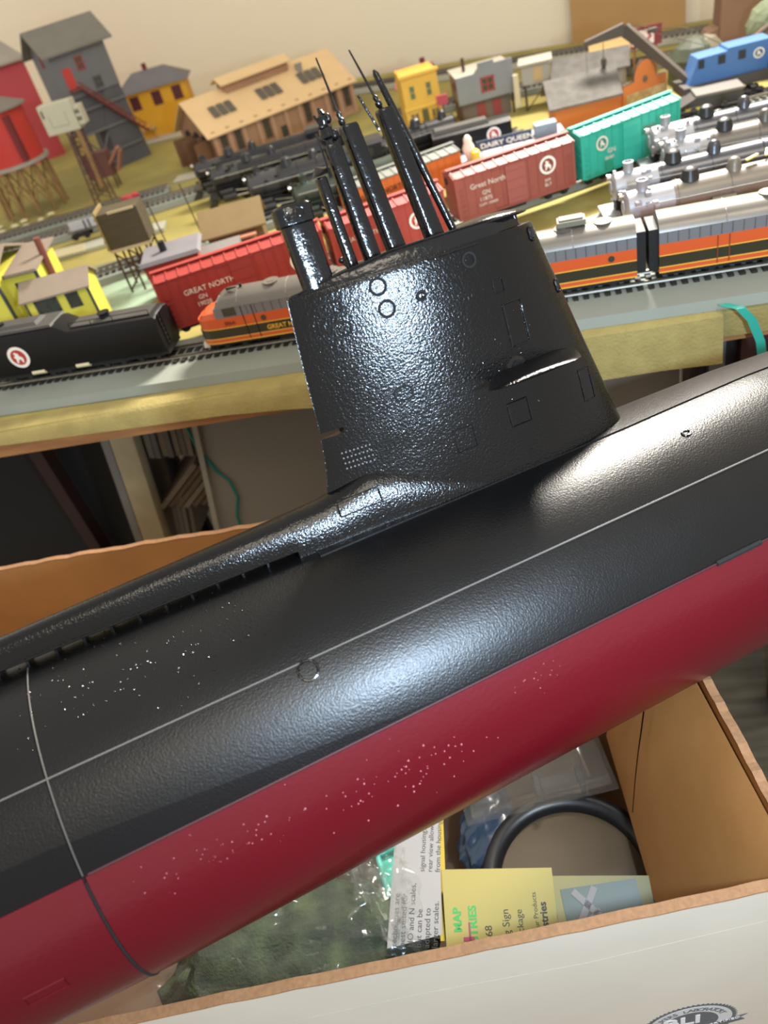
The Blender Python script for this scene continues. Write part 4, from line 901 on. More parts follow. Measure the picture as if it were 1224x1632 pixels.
# green mound shelter
t = thing('green_hut', 'dark green many-faced rounded hut left of the tunnel portal', 'building', (23.5, 105.5, 75), 0)
m = MB()
m.lathe((0, 0, 0), (0, 0, 1), [(.01, 4.2), (3.2, 4.0), (4.6, 3.0), (5.4, 1.6), (5.7, .1)], 9); m.build('shell', mat('dark_green_facets', '4c5442', .6, var=.25, vscale=40), t)
m = MB(); m.lathe((1.6, 0, 1.0), (0, 0, 1), [(0, 3.4), (2.8, 3.0), (4.2, 1.6), (4.6, .1)], 9); m.build('side_shell', mat('taupe_facets', '77705c', .6), t)
fit(t, .7, .7, .8, 0, -2)
# tunnel portal
ROCK = mat('mossy_rock', '8a9076', .85, bump=.8, bscale=120, col2='5f6a4e', vscale=30)
tp = thing('tunnel_portal', 'brown round tunnel mouth under mossy pale green rock at the top right', 'tunnel', (33.5, 104, 75), -8)
m = MB(); m.mi = 0; pts = [(4.2*math.cos(PI*i/20), 1.6+4.6*math.sin(PI*i/20)) for i in range(21)]
m.prism([(4.2, 0)]+pts+[(-4.2, 0)], 0, 3.0); m.build('portal_wall', mat('mauve_brown_stone', '7b6254', .7), tp)
m = MB(); pts2 = [(3.0*math.cos(PI*i/16), 1.2+3.4*math.sin(PI*i/16)) for i in range(17)]
m.prism([(3.0, 0)]+pts2+[(-3.0, 0)], -.08, 0); m.build('tunnel_mouth', mat('dark_doorway'), tp)
m = MB(); m.tube([Vector((x, -.05, z)) for x, z in [(4.2, 0)]+pts+[(-4.2, 0)]], .3, 6); m.build('arch_rim', mat('dark_rim', '564a3f', .7), tp)
m = MB(); m.ball((1.5, 4.2, 5.2), 4.5, (1.2, .8, .75), 3, .05); m.build('rock_cap', ROCK, tp)
fit(tp, .85, .85, .85, -2.2, -6)
rk = thing('rock_outcrop', 'brown and green painted rock block behind the tunnel portal', 'rock', (30.5, 113, 75), 0)
m = MB(); m.box(-2.5, 5, -2, 2, 0, 6.6, taper=.3); m.build('block', mat('salmon_brown_rock', '8c6c56', .8), rk)
m = MB(); m.ball((1.8, 0, 7.0), 3.6, (1.3, .8, .5), 3, .06); m.build('moss_cap', ROCK, rk)
m = MB(); m.prism([(-5.4, .01), (-2.4, .01), (-2.4, 3.2), (-3.6, 2.8)], -1.6, 1.6); m.build('side_rock', mat('salmon_brown_rock'), rk)
# trees / clutter near chrome engines
for (x, y, s) in ((21.3, 83.6, .55), (22.3, 81.5, .5), (27, 82.5, .5)):
    t = thing('signal_lamp', 'small clear globe trinket standing behind the silver engines', 'ornament', (x, y, 75.1), 0, 'clear globes behind the silver engines')
    m = MB(); m.ball((0, 0, 1.3), s, sub=3); m.build('globe', mat('clear_plastic_globe', 'd5d5d0', .08, trans=.8), t, smooth=True)
    m = MB(); m.cyl((0, 0, 0), (0, 0, .9), .25, n=10); m.build('stem', CHROME, t)
# cardboard sheet on the wall
wa = math.degrees(math.atan2(wd.y, wd.x))
t = thing('cardboard_sheet', 'tall plain brown cardboard sheet leaning on the cream wall', 'cardboard', (13.6, 139.3, 75), wa)
m = MB(); m.box(0, 16.4, 0, .4, .02, 34); m.build('sheet', mat('wall_cardboard', 'b58e5c', .8, var=.05, vscale=20), t)

# ------------------------------------------------------------------ carton
def jag(p0, p1, n, amp, seed):
    random.seed(seed); out = []
    p0 = Vector(p0); p1 = Vector(p1)
    for i in range(n+1):
        u = i/n; p = p0.lerp(p1, u); p.z += amp*noise.noise(Vector((u*n*.35, seed, 0)))+amp*.5*math.sin(u*9+seed); out.append(p)
    return out
cx = thing('white_carton', 'open white carton with brown inside, cradling the submarine', 'box', (0, 0, 0))
FL, FR, BR, BL = Vector((-50, 4.3, 68)), Vector((8.15, 14.9, 68)), Vector((3.3, 42.0, 68)), Vector((-50, 38.6, 68))
def cwall(a, b, name, inner, outer, seed, z0=38.0, th=.42, out=None):
    d = (b-a).normalized(); nn = Vector((d.y, -d.x, 0))     # outward
    n = 60
    top = jag(a, b, n, .14, seed)
    for nm, o0, o1, mm in ((name+'_liner', th*.55, th, outer), (name+'_inside', 0, th*.45, inner)):
        m = MB(); m.loft([[Vector((p.x, p.y, z0))+nn*o0, Vector((p.x, p.y, z0))+nn*o1, p+nn*o1, p+nn*o0] for p in top]); m.build(nm, mm, cx)
    m = MB(); rr = []
    for i, p in enumerate(top):
        q = p+Vector((0, 0, .04*math.sin(i*2.3)))
        rr.append([q+nn*th*.1-Vector((0, 0, .6)), q+nn*th*.9-Vector((0, 0, .6)), q+nn*th*1.02+Vector((0, 0, .07)), q-nn*th*.02+Vector((0, 0, .09))])
    m.loft(rr); m.build(name+'_corrugation', KRAFT_D, cx)
cwall(FL, FR, 'front_wall', KRAFT, WHITEB, 3)
cwall(FR+Vector((-.0, .3, 0)), BR, 'right_wall', KRAFT, WHITEB, 5)
cwall(BR, BL, 'back_wall', KRAFT, WHITEB, 8)
cwall(BL, FL, 'left_wall', KRAFT, WHITEB, 9)
m = MB(); m.loft([[FL+Vector((0, 0, -30)), FR+Vector((0, 0, -30)), BR+Vector((0, 0, -30)), BL+Vector((0, 0, -30))], [FL+Vector((0, 0, -29.5)), FR+Vector((0, 0, -29.5)), BR+Vector((0, 0, -29.5)), BL+Vector((0, 0, -29.5))]]); m.build('bottom', KRAFT, cx)
# flap folded down inside the right wall, with a torn slit
FK = mat('brown_kraft_flap', 'b5824a', .7, col2='a9783f', vscale=22, bump=.1, bscale=150)
m = MB(); a0, a1 = Vector((7.95, 15.3, 67.7)), Vector((5.2, 30.0, 67.8)); b0, b1 = Vector((3.5, 17.0, 55.5)), Vector((2.2, 29.8, 55.4))
rr = []
for i in range(9):
    u = i/8; a = a0.lerp(a1, u); b = b0.lerp(b1, u); mid = (a+b)/2+Vector((-.5, 0, .2))
    rr.append([a, mid, b, b+Vector((.15, 0, -.2)), mid+Vector((.3, 0, -.1)), a+Vector((.15, 0, -.3))])
m.loft(rr); m.build('side_flap', FK, cx, smooth=True)
m = MB(); a0, a1 = Vector((5.1, 30.4, 67.9)), Vector((3.6, 40.8, 67.9)); b0, b1 = Vector((2.6, 30.1, 55.4)), Vector((1.5, 36, 56))
m.quad([a0, a1, b1, b0], .2); m.build('torn_flap', FK, cx)
TEAR = [Vector(p) for p in ((4.52, 26.01, 63.56), (4.23, 25.37, 62.34), (3.94, 24.78, 61.15), (3.6, 23.94, 59.68), (3.26, 22.93, 58.12))]
m = MB(); off = Vector((-.5, -.1, .28))
m.loft([[p+off+Vector((0, -w_, 0)), p+off+Vector((0, w_, 0)), p+off+Vector((.04, w_, -.03)), p+off+Vector((.04, -w_, -.03))] for p, w_ in zip(TEAR, (.08, .06, .035, .025, .01))]); m.build('torn_slit', mat('slit_dark', '0c0804', 1, spec=0), cx)
# crease across the front liner
m = MB(); d = (FR-FL).normalized(); nn = Vector((d.y, -d.x, 0))
m.tube([FL+nn*.42+Vector((0, 0, -4.3)), FL.lerp(FR, .5)+nn*.43+Vector((0, 0, -3.3)), FL.lerp(FR, .72)+nn*.43+Vector((0, 0, -2.9)), FL.lerp(FR, .85)+nn*.43+Vector((0, 0, -3.3)), FR+nn*.42+Vector((0, 0, -2.7))], .01, 5); m.build('fold_crease', mat('crease_grey', '9b978e', .8), cx)
# printed seal
SG = mat('seal_grey', '55585e', .45); SLT = mat('seal_pale', 'b9babd', .45)
fang = math.atan2(d.y, d.x)
sc_ = Vector((3.85, 0, 54.6)); k = (sc_.x-FL.x)/(FR.x-FL.x); sc_.y = FL.y+(FR.y-FL.y)*k; sc_ += nn*.425
Ms = Matrix.Translation(sc_*CM) @ Matrix.Rotation(fang, 4, 'Z')
m = MB(); pts = []
for i in range(120):
    a = 2*PI*i/120; r_ = 2.4 if i % 2 else 2.26; pts.append((r_*math.cos(a), r_*math.sin(a)))
m.mi = 0; m.prism(pts, -.01, 0)
m.mi = 1; m.prism([(2.12*math.cos(2*PI*i/60), 2.12*math.sin(2*PI*i/60)) for i in range(60)], -.02, -.011)
m.mi = 0; m.prism([(1.42*math.cos(2*PI*i/60), 1.42*math.sin(2*PI*i/60)) for i in range(60)], -.03, -.021)
m.mi = 0; m.prism([(.6, -.75), (2.9, -.25), (2.5, -.55), (2.8, -.95), (.6, -1.4)], -.035, -.015)
seal = m.build('printed_seal', [SG, SLT], cx); seal.matrix_local = Ms
word = 'BUYERS LABORATORY'
for i, ch in enumerate(word):
    if ch == ' ': continue
    a = R(158-(i)*136/(len(word)-1))
    Ml = Ms @ Matrix.Translation(Vector((1.58*math.cos(a), -.03, 1.58*math.sin(a)))*CM) @ Matrix.Rotation(-(a-PI/2), 4, 'Y') @ Matrix.Rotation(PI/2, 4, 'X')
    text('seal_letter', ch, .5, SG, cx, None, M=Ml, align='CENTER', th=.005)
text('seal_initials', 'BLI', 1.5, mat('seal_silver', 'd4d5d8', .3), cx, None, M=Ms @ Matrix.Translation(Vector((-1.4, -.04, -.05))*CM) @ Matrix.Rotation(PI/2, 4, 'X'), th=.01, bold=.04)
text('seal_ribbon_word', 'CERTIFIED', .4, mat('seal_silver'), cx, None, M=Ms @ Matrix.Translation(Vector((.75, -.045, -.95))*CM) @ Matrix.Rotation(R(-12), 4, 'Y') @ Matrix.Rotation(PI/2, 4, 'X'), th=.006)

# carton beneath, dark packing inside
t = thing('lower_carton', 'second closed white carton under the open one', 'box', (0, 0, 0))
m = MB(); m.loft([[Vector((p.x, p.y, z)) for p in (FL, FR, BR, BL)] for z in (.05, 37.95)]); m.build('body', WHITEB, t)
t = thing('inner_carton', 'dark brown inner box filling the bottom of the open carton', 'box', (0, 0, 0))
m = MB(); m.loft([[Vector((x, y, z)) for x, y in ((-48, 6.5), (2.2, 15.2), (-.6, 40), (-48, 37))] for z in (38.6, 50)]); m.build('body', mat('dark_inner_brown', '4f3c2a', .8), t)  # one even dark brown over the inner box

# ------------------------------------------------------------------ carton contents
YP = mat('pale_yellow_card', '94874a', .6); PW = mat('printed_sheet', '827f7b', .6); INK = mat('dark_ink', '2c2a28', .6)
def at(px, py, z):   # where the sight line through that spot of the photo meets height z
    v = cw @ Vector(((px-612)/1226, (py-816)/1226, 1)); return Vector((0, 0, 101))+v*((z-101)/v.z)
def sheet(name, label, cat, corners, m_, th=.03):
    """a thin card: local x runs along its first edge, local y along its second"""
    p = [Vector(c) for c in corners]; ex = (p[1]-p[0]).normalized(); nz = ex.cross(p[3]-p[0]).normalized(); ey = nz.cross(ex)
    M = Matrix((ex, ey, nz)).transposed().to_4x4(); M.translation = p[0]*CM
    t = thing(name, label, cat, None, M=M)
    loc = [Vector(((q-p[0]).dot(ex), (q-p[0]).dot(ey), 0)) for q in p]
    m = MB(); m.loft([[q for q in loc], [q+Vector((0, 0, -th)) for q in loc]]); m.build('card', m_, t)
    return t, loc
# card lies tilted against the front wall; its text runs up the picture
c = [at(712, 1512, 56.5), at(704, 1386, 57.6), at(879, 1383, 57.6), at(890, 1480, 56.8)]
t, lc = sheet('yellow_card', 'pale yellow printed card headed with a crossing sign kit, standing in the carton', 'card', c, YP)
# local x = up the picture (away), local y = to the right reversed
W_ = lc[3].y
sg = 1 if W_ > 0 else -1
def cardtext(t, s, x, y, size, m_, bold=0, name='lettering'):
    return text(name, s, size, m_, t, None, M=Matrix.Translation(Vector((x, y, -.034))*CM) @ Matrix.Rotation(PI, 4, 'X'), th=.004, bold=bold)
for s, x, f, size, mm, b in (('MAP', .75, .15, .62, mat('green_ink', '3d8f45', .6), .02), ('INDUSTRIES', -1.3, .29, .62, mat('green_ink'), .02), ('1268', -.1, .42, .55, INK, 0), ('Crossing Sign', -.25-1.0, .58, .55, INK, 0), ('Package', .1, .70, .5, INK, 0), ('Gilmaur Products', -.1, .84, .36, INK, 0), ('Industries', -.2, .92, .55, INK, .015)):
    cardtext(t, s, x, W_*f, size, mm, b)
m = MB(); m.box(.3, 1.2, W_*.22-.05, W_*.22+.05, -.045, -.03); m.box(.3, .5, W_*.16, W_*.26, -.045, -.03); m.build('printed_figure', mat('maroon_ink', '8a3550', .6), t)
c = [at(617, 1512, 57), at(630, 1330, 57.8), at(700, 1300, 57.8), at(705, 1490, 57)]
t, lc = sheet('instruction_sheet', 'grey-white instruction sheet with small print left of the yellow card', 'sheet', c, PW)
Wn = lc[3].y
for s, x, f, size in (('techniques are', .1, .17, .46), ('best suited for', .1, .32, .46), ('HO and N scales,', .1, .47, .46), ('but can be', .1, .62, .46), ('adapted to', .1, .77, .46), ('larger scales.', .1, .92, .46), ('signal housing. The', 4.0, .62, .42), ('rear view allows the wire to be', 4.0, .77, .42), ('from the housing.', 4.0, .92, .42)):
    cardtext(t, s, x, Wn*f, size, INK)
c = [at(702, 1500, 56.4), at(699, 1296, 57.4), at(706, 1294, 57.4), at(714, 1500, 56.4)]
t, lc = sheet('yellow_strip', 'thin bright yellow paper edge between the instruction sheet and the yellow card', 'paper', c, mat('strong_yellow', 'a08a2c', .5))
# bagged crossbuck card
c = [at(893, 1480, 55.2), at(875, 1396, 56.0), at(1036, 1394, 56.0), at(1050, 1445, 55.2)]
t, lc = sheet('bagged_card', 'olive backing card in a clear bag showing a railroad crossbuck, right of the yellow card', 'packet', c, mat('olive_yellow_card', '6f6836', .5))
Wn = lc[3].y
m = MB(); m.box(-.1, 1.9, Wn*.08, Wn*.85, -.06, -.03); m.build('green_insert', mat('sage_insert', '3c4638', .4), t)
m = MB()
for a in (35, -40): m.box(-1.0, 1.0, -.18, .18, -.1, -.06, Matrix.Translation((.95, Wn*.32, 0)) @ Matrix.Rotation(R(a), 4, 'Z'))
m.box(-1.4, .3, -.09, .09, -.1, -.06, Matrix.Translation((.5, Wn*.38, 0)) @ Matrix.Rotation(R(60), 4, 'Z')); m.build('crossbuck', mat('dusty_silver', '645e57', .4), t)
# teal clamshell with small bits
t = thing('teal_case', 'small teal plastic case holding metal bits under the plastic bag', 'case', at(640, 1395, 55), 20)
m = MB()
o3 = [(-1.0, -1.6), (1.0, -1.6), (1.0, 1.6), (-1.0, 1.6)]
m.tube([Vector((x, y, .3)) for x, y in ((-.9, -1.6), (.9, -1.6), (1.05, -1.4), (1.05, 1.4), (.9, 1.6), (-.9, 1.6), (-1.05, 1.4), (-1.05, -1.4))], .17, 8, closed=True); m.box(-1, 1, -1.5, 1.5, 0, .12); m.build('tray', mat('teal_plastic', '2ba392', .3), t, smooth=True)
for k in range(4): m = MB(); m.lathe((-.4+.3*k, -.9+.5*k, .15), (0, 0, 1), [(0, .22), (.35, .25), (.5, .05)], 12); m.build('metal_bit', CHROME, t, smooth=True)
# bag of green foliage
def blob(name, label, cat, c, sx, sy, sz, m_, sub=4, amp=.18, fr=.5, par=None, seed=0, rz=0):
    m = MB(); m.ball((0, 0, 0), 1, (1, 1, 1), sub)
    for v in m.bm.verts:
        n_ = noise.noise(v.co*1.6+Vector((seed, 0, 0)))*amp+noise.noise(v.co*4.5+Vector((0, seed, 0)))*amp*fr
        v.co *= 1+n_; v.co = Vector((v.co.x*sx, v.co.y*sy, v.co.z*sz))
    o = m.build(name, m_, par, smooth=True); o.location = Vector(c)*CM; o.rotation_euler.z = R(rz)
    if label: tag(o, label, cat)
    return o
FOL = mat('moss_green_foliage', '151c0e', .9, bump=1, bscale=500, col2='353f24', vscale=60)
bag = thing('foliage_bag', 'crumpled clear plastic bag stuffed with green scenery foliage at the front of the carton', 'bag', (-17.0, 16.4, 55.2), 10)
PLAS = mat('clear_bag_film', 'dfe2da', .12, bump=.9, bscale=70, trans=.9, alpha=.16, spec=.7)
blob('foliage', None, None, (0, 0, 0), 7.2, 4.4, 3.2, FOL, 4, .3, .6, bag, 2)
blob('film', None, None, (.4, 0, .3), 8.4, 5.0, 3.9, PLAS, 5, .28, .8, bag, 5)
blob('crumpled_bag', 'pale crumpled plastic bag end beside the instruction sheet', 'bag', at(607, 1392, 57.6), 1.7, 3.3, 1.0, PLAS, 4, .5, .9, None, 9, 25)
# black ring with tan disc
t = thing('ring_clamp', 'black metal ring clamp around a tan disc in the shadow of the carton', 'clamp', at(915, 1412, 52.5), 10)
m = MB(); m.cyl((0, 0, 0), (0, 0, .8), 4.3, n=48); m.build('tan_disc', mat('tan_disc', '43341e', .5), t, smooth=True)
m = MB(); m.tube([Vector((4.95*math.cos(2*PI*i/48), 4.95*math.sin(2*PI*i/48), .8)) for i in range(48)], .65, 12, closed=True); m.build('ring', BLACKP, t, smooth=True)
m = MB(); m.box(-.4, 2.0, 5.2, 6.2, 1.4, 2.1); m.box(-.8, -.4, 4.9, 6.4, 1.2, 2.4); m.box(2.0, 2.4, 4.9, 6.4, 1.2, 2.4); m.build('latch', mat('gunmetal_latch', '2e2e30', .35, .6), t, bevel=.06)
# blue bag shape
blob('blue_pouch', 'small blue plastic pouch beside the black ring clamp', 'pouch', at(775, 1320, 53), 1.6, 3.0, 1.0, mat('steel_blue_film', '22303f', .25, bump=.5, bscale=100), 4, .25, .8, None, 4, -15)
# blister pack
t = thing('blister_pack', 'clear plastic blister pack lying across the back of the carton contents', 'packaging', at(880, 1235, 56.5), 12)
BLP = mat('clear_blister', 'cfc8bb', .1, trans=.9, alpha=.15, spec=.8)
m = MB(); m.box(-5.5, 3.3, -1.6, 1.6, 0, .9, taper=.25); m.build('tray', BLP, t, bevel=.12)
m = MB(); m.box(-5.9, 3.6, -1.9, 1.9, -.12, 0); m.build('rim', BLP, t, bevel=.05)
m = MB(); m.tube([(2.0, -1.2, .95), (2.0, 1.2, .95), (1.2, 1.5, .95)], .1, 6); m.tube([(-5.4, -1.5, .9), (3.1, -1.5, .9)], .1, 6); m.build('moulded_ridge', BLP, t, smooth=True)

# ------------------------------------------------------------------ submarine
Os = Vector((-8.03, 21.19, 74.69))
As = Vector((.8638, .4974, -.0801)).normalized()
Ss = Vector((.4946, -.8068, .3232)); Ss = (Ss-As*Ss.dot(As)).normalized()
Us = Ss.cross(As)
Us = Us if Us.z > 0 else -Us
Msub = Matrix((As, -Ss, Us)).transposed().to_4x4(); Msub.translation = Os*CM
sub = thing('submarine_model', 'large model submarine with black hull, dark red underside and tall masted sail on the carton', 'submarine', None, M=Msub)
HULL = paint_black('hull_black_paint', .33, .32, .03, band=True, base='060607', spec=.42)
SAILM = paint_black('sail_gloss_black_paint', .17, .42, .05, base='040405', spec=.3, grain=1150)
GLOSS = paint_black('gloss_black_fittings', .14, .15, .25)
REDH = mat('dark_red_hull_paint', '520612', .33, bump=.12, bscale=500, spec=.3, coat=.08)
SEAM = mat('pale_scuffed_seam', '5a5652', .5); SLOT = mat('slot_shadow', '050505', .9)
prof = [(-62, .5), (-58, 1.5), (-53, 2.6), (-47, 3.8), (-40, 4.8), (-33, 5.6), (-26, 6.15), (-19, 6.5), (-12.4, 6.66), (-6, 6.7), (0, 6.7), (8, 6.7), (16, 6.7), (21, 6.65), (25, 6.45), (29, 5.95), (32, 5.3), (34.5, 4.4), (36.5, 3.1), (37.6, 1.8), (38, .2)]
def Rh(x):
    for (a, ra), (b, rb) in zip(prof, prof[1:]):
        if a <= x <= b: return ra+(rb-ra)*(x-a)/(b-a)
    return .2
def hp(x, e, off=0):
    r = Rh(x)+off; return Vector((x, -r*math.cos(R(e)), r*math.sin(R(e))))
def hull_part(name, e0, e1, m_, n, x0=-62, x1=38):
    m = MB(); xs = sorted(set([x0, x1]+[a for a, r in prof if x0 < a < x1]+[x0+(x1-x0)*i/60 for i in range(61)]))
    out = [[hp(x, e0+(e1-e0)*k/n) for k in range(n+1)] for x in xs]
    m.loft([o_+[hp(x, e1-(e1-e0)*k/n, -min(.25, Rh(x)*.4)) for k in range(n+1)] for x, o_ in zip(xs, out)])
    return m.build(name, m_, sub, smooth=True)
WLA = 13.6
hull_part('upper_hull', WLA, 180-WLA, HULL, 80, -12.32)
hull_part('stern_upper_hull', WLA, 180-WLA, HULL, 80, -62, -12.42)
hull_part('lower_hull', WLA-.15, -180-WLA+.15, REDH, 96, -12.30)
hull_part('stern_lower_hull', WLA-.15, -180-WLA+.15, REDH, 96, -62, -12.42)
m = MB(); m.lathe((-12.6, 0, 0), (1, 0, 0), [(0, 6.55), (.5, 6.56)], 64); m.build('joint_ring', SLOT, sub)
# seams
def line(name, pts, r, m_, n=6, closed=False):
    m = MB(); m.tube(pts, r, n, closed); return m.build(name, m_, sub, smooth=True)
line('hull_seam', [hp(x, 42.2, .0) for x in [-40+i*1.0 for i in range(70)]], [.015+.022*min(1, i/45) for i in range(70)], SEAM)
line('waterline_edge', [hp(x, WLA+.1, .0) for x in [-12.2+i*1.0 for i in range(44)]], .05, mat('dark_plum_edge', '3c1a20', .35))
line('waterline_gap', [hp(x, WLA+.2, .0) for x in (13.3, 13.8, 14.4, 15, 15.6)], .12, SLOT)
line('ring_seam', [hp(-12.36, e, .0) for e in range(14, 120, 3)], .03, mat('dull_ring_seam', '45413d', .6))
m = MB(); m.tube([hp(-12.36, e, .0) for e in range(-120, 14, 3)], .05, 6); m.build('ring_groove', SLOT, sub)
def surf_outline(name, f, pts, r=.03, m_=GLOSS):
    m = MB(); m.tube([f(a, b) for a, b in pts], r, 6, closed=True); return m.build(name, m_, sub, smooth=True)
def circ(cx_, cy_, rx, ry, n=20, a0=0): return [(cx_+rx*math.cos(2*PI*i/n+a0), cy_+ry*math.sin(2*PI*i/n+a0)) for i in range(n)]
deg = 180/PI/6.7
surf_outline('hull_hatch_ring', lambda a, b: hp(a, b, .01), circ(-3.3, 39.2, .36, .36*deg), .05)
surf_outline('hull_hatch_ring', lambda a, b: hp(a, b, .01), circ(15.6, 62, .2, .16*deg), .05)
surf_outline('hull_plate_outline', lambda a, b: hp(a, b, .0), [(-15.6, -14), (-14.3, -14), (-14.3, -18), (-15.6, -18)], .04, REDH)
# paint nibs / droplets in the finish; those on the red have glints painted in
random.seed(3)
m = MB()
for k in range(150):
    x = random.uniform(-13, -4); e = random.choice([random.uniform(45, 90), random.uniform(55, 75)])
    m.ball(hp(x, e, 0), random.uniform(.015, .04), sub=1)
tag(m.build('nib_and_glint_specks', GLOSS, sub), kind='stuff')
m = MB()
for k in range(60):
    x = random.gauss(-1.6, 1.7); e = random.gauss(-4, 5)
    m.ball(hp(x, min(e, 10), 0), random.uniform(.015, .045), sub=1)
for k in range(50): m.ball(hp(random.gauss(-8.0, 1.8), random.gauss(2, 3.5), 0), random.uniform(.01, .03), sub=1)
for k in range(16): m.ball(hp(random.gauss(4.5, .5), random.gauss(6, 2), 0), random.uniform(.01, .03), sub=1)
tag(m.build('nib_and_glint_specks', mat('red_painted_glints', 'a8646c', .12, spec=1), sub), kind='stuff')  # pale pink colour puts glints into the specks on the red

# ---- turtleback fairing aft of the sail
def fair(x):
    tb_ = [(-32, 6.4, .3), (-26, 7.2, .6), (-20, 7.6, .55), (-13, 7.95, .6), (-7, 8.12, .7), (-3, 8.22, .86), (0, 8.35, 1.02), (1.2, 8.6, 1.05), (2.2, 8.9, 1.1), (3.4, 8.75, 1.2), (4.6, 8.35, 1.3), (5.6, 7.95, 1.36), (6.6, 7.45, 1.4), (7.4, 7.0, 1.4)]
    for (a, t0, w0), (b, t1, w1) in zip(tb_, tb_[1:]):
        if a <= x <= b:
            u = (x-a)/(b-a); return t0+(t1-t0)*u, w0+(w1-w0)*u
    return tb_[-1][1:]
def fair_sec(x, zb):
    t_, w_ = fair(x); out = []
    for i in range(21):
        a = PI*i/20; cx_ = math.copysign(abs(math.cos(a))**.75, math.cos(a))
        out.append(Vector((x, -w_*cx_, zb+(t_-zb)*math.sin(a)**.8)))
    return out
m = MB(); m.loft([fair_sec(x, min(6.98, fair(x)[0]-.05)) for x in [-32+i*.5 for i in range(62)]]); m.build('deck_fairing', SAILM, sub, smooth=True)
m = MB(); m.loft([fair_sec(x, 6.35) for x in [-1.6+i*.25 for i in range(36)]]); m.build('sail_foot_fairing', SAILM, sub, smooth=True)
line('fairing_lip', [Vector((x, -fair(x)[1]*1.0, 6.98)) for x in [-13.6+i*.5 for i in range(26)]], .04, GLOSS)
for k in range(11):
    x = -13.4+k*1.05
    m = MB(); m.box(x, x+.1, -.52, .52, 6.3, 7.2); m.build('slot_post', GLOSS, sub)
# ridge strip forward
m = MB(); rr = []
for i in range(60):
    x = -.9+i*.45
    w_ = 1.45 if x < 14 else 1.45-(x-14)*.03
    r_ = Rh(x)
    rr.append([Vector((x, -w_, math.sqrt(r_*r_-w_*w_)-.02)), Vector((x, -w_, math.sqrt(r_*r_-w_*w_)+.07)), Vector((x, 0, r_+.1)), Vector((x, w_, math.sqrt(r_*r_-w_*w_)+.07)), Vector((x, w_, math.sqrt(r_*r_-w_*w_)-.02))])
m.loft(rr); m.build('deck_strip', HULL, sub, smooth=True)

# ---- sail
ZT = 16.15
def sx(z):   # trailing and leading x at height z
    zt = [(6.3, -.2, 14.75), (7.6, .1, 14.35), (8.4, .42, 14.15), (9.2, .68, 13.95), (10.9, .95, 13.5), (13.5, 1.12, 12.85), (ZT, 1.35, 12.2)]
    for (a, t0, l0), (b, t1, l1) in zip(zt, zt[1:]):
        if a <= z <= b:
            u = (z-a)/(b-a); return t0+(t1-t0)*u, l0+(l1-l0)*u
    return zt[-1][1:]
def sv(s, z):
    tm = 1.32+(.12*(ZT-z)/9)
    if s < .62: return tm*math.sin(PI/2*s/.62)**.85
    return tm*max(0, 1-((s-.62)/.38)**2.4)**.5
def sp(x, z, off=.0):
    a, b = sx(z); s = min(1, max(0, (x-a)/(b-a))); return Vector((x, -sv(s, z)-off, z))
def sail_sec(z, inset=0, scale=1.0, zz=None):
    a, b = sx(min(z, ZT)); out = []; N = 40
    ss = [.5-.5*math.cos(PI*i/N) for i in range(N+1)]
    for s in ss: out.append(Vector((a+inset+(b-a-2*inset)*s, -max(.02, sv(s, min(z, ZT))*scale-inset*.6), zz or z)))
    for s in ss[::-1][1:-1]: out.append(Vector((a+inset+(b-a-2*inset)*s, max(.02, sv(s, min(z, ZT))*scale-inset*.6), zz or z)))
    return out
m = MB()
m.loft([sail_sec(z) for z in [6.3+i*.36 for i in range(13)]])
# the notch at the foot of the trailing edge
m.build('sail_root', SAILM, sub, smooth=True)
m = MB(); secs = []
zn = 10.86
for z in [zn, zn+.01]+[zn+.3+i*(ZT-.06-zn-.3)/18 for i in range(19)]: secs.append(sail_sec(z))
secs += [sail_sec(ZT-.02, .03), sail_sec(ZT, .08)]
m.loft(secs); so = m.build('sail', SAILM, sub, smooth=True)
m = MB(); m.loft([[q for q in sail_sec(z) if q.x > sx(z)[0]+.72] for z in (10.55, 10.9)]); m.build('sail_joint', SAILM, sub, smooth=True)
# cap
def cap_sec(z0, hk, k, x0=1.4, x1=11.4):
    N = 36; r_ = []
    ss = [.5-.5*math.cos(PI*i/N) for i in range(N+1)]
    for s, q in [(s, -1) for s in ss]+[(s, 1) for s in ss[::-1][1:-1]]:
        x = x0+(x1-x0)*(s*k+.5*(1-k)); a, b = sx(ZT); t_ = (x-a)/(b-a)
        hw = sv(min(1, max(0, t_)), ZT)*(1 if t_ < .8 else max(.2, 1-(t_-.8)*2))
        crest = .52*min(1, max(0, s)/.42)**.8 - .1*max(0, s-.7)
        r_.append(Vector((x, q*max(.02, (hw-.02)*(1-(1-k)*1.6)), z0+crest*hk)))
    return r_
m = MB(); m.loft([cap_sec(ZT-.02, 0, 1.0), cap_sec(ZT+.05, .35, .97), cap_sec(ZT+.03, .95, .93), cap_sec(ZT+.04, 1.02, .9), cap_sec(ZT+.03, 1.0, .85), cap_sec(ZT+.0, 1.0, .7)]); m.build('sail_cap', GLOSS, sub, smooth=True)
m = MB(); rr = []
for i in range(17):
    u = i/16; x = 7.9+4.15*u; hw = 1.12*max(.05, 1-abs(2*u-1)**2.6)**.6; zb_ = ZT+.42+.05*u
    rr.append([Vector((x, hw*math.cos(PI*k/12), zb_+.3*max(.02, 1-abs(2*u-1)**2)**.8*math.sin(PI*k/12))) for k in range(13)]+[Vector((x, hw*math.cos(PI*k/12)*.95, zb_-.07)) for k in (12, 6, 0)])
m.loft(rr); m.build('bridge_lid', GLOSS, sub, smooth=True)
line('cap_rim', cap_sec(ZT+.03, 1.0, .92)[:37], .05, GLOSS)
m = MB(); m.cyl((11.3, -.45, ZT-.05), (11.3, -.45, ZT+.5), .12); m.build('cap_post', GLOSS, sub, smooth=True)
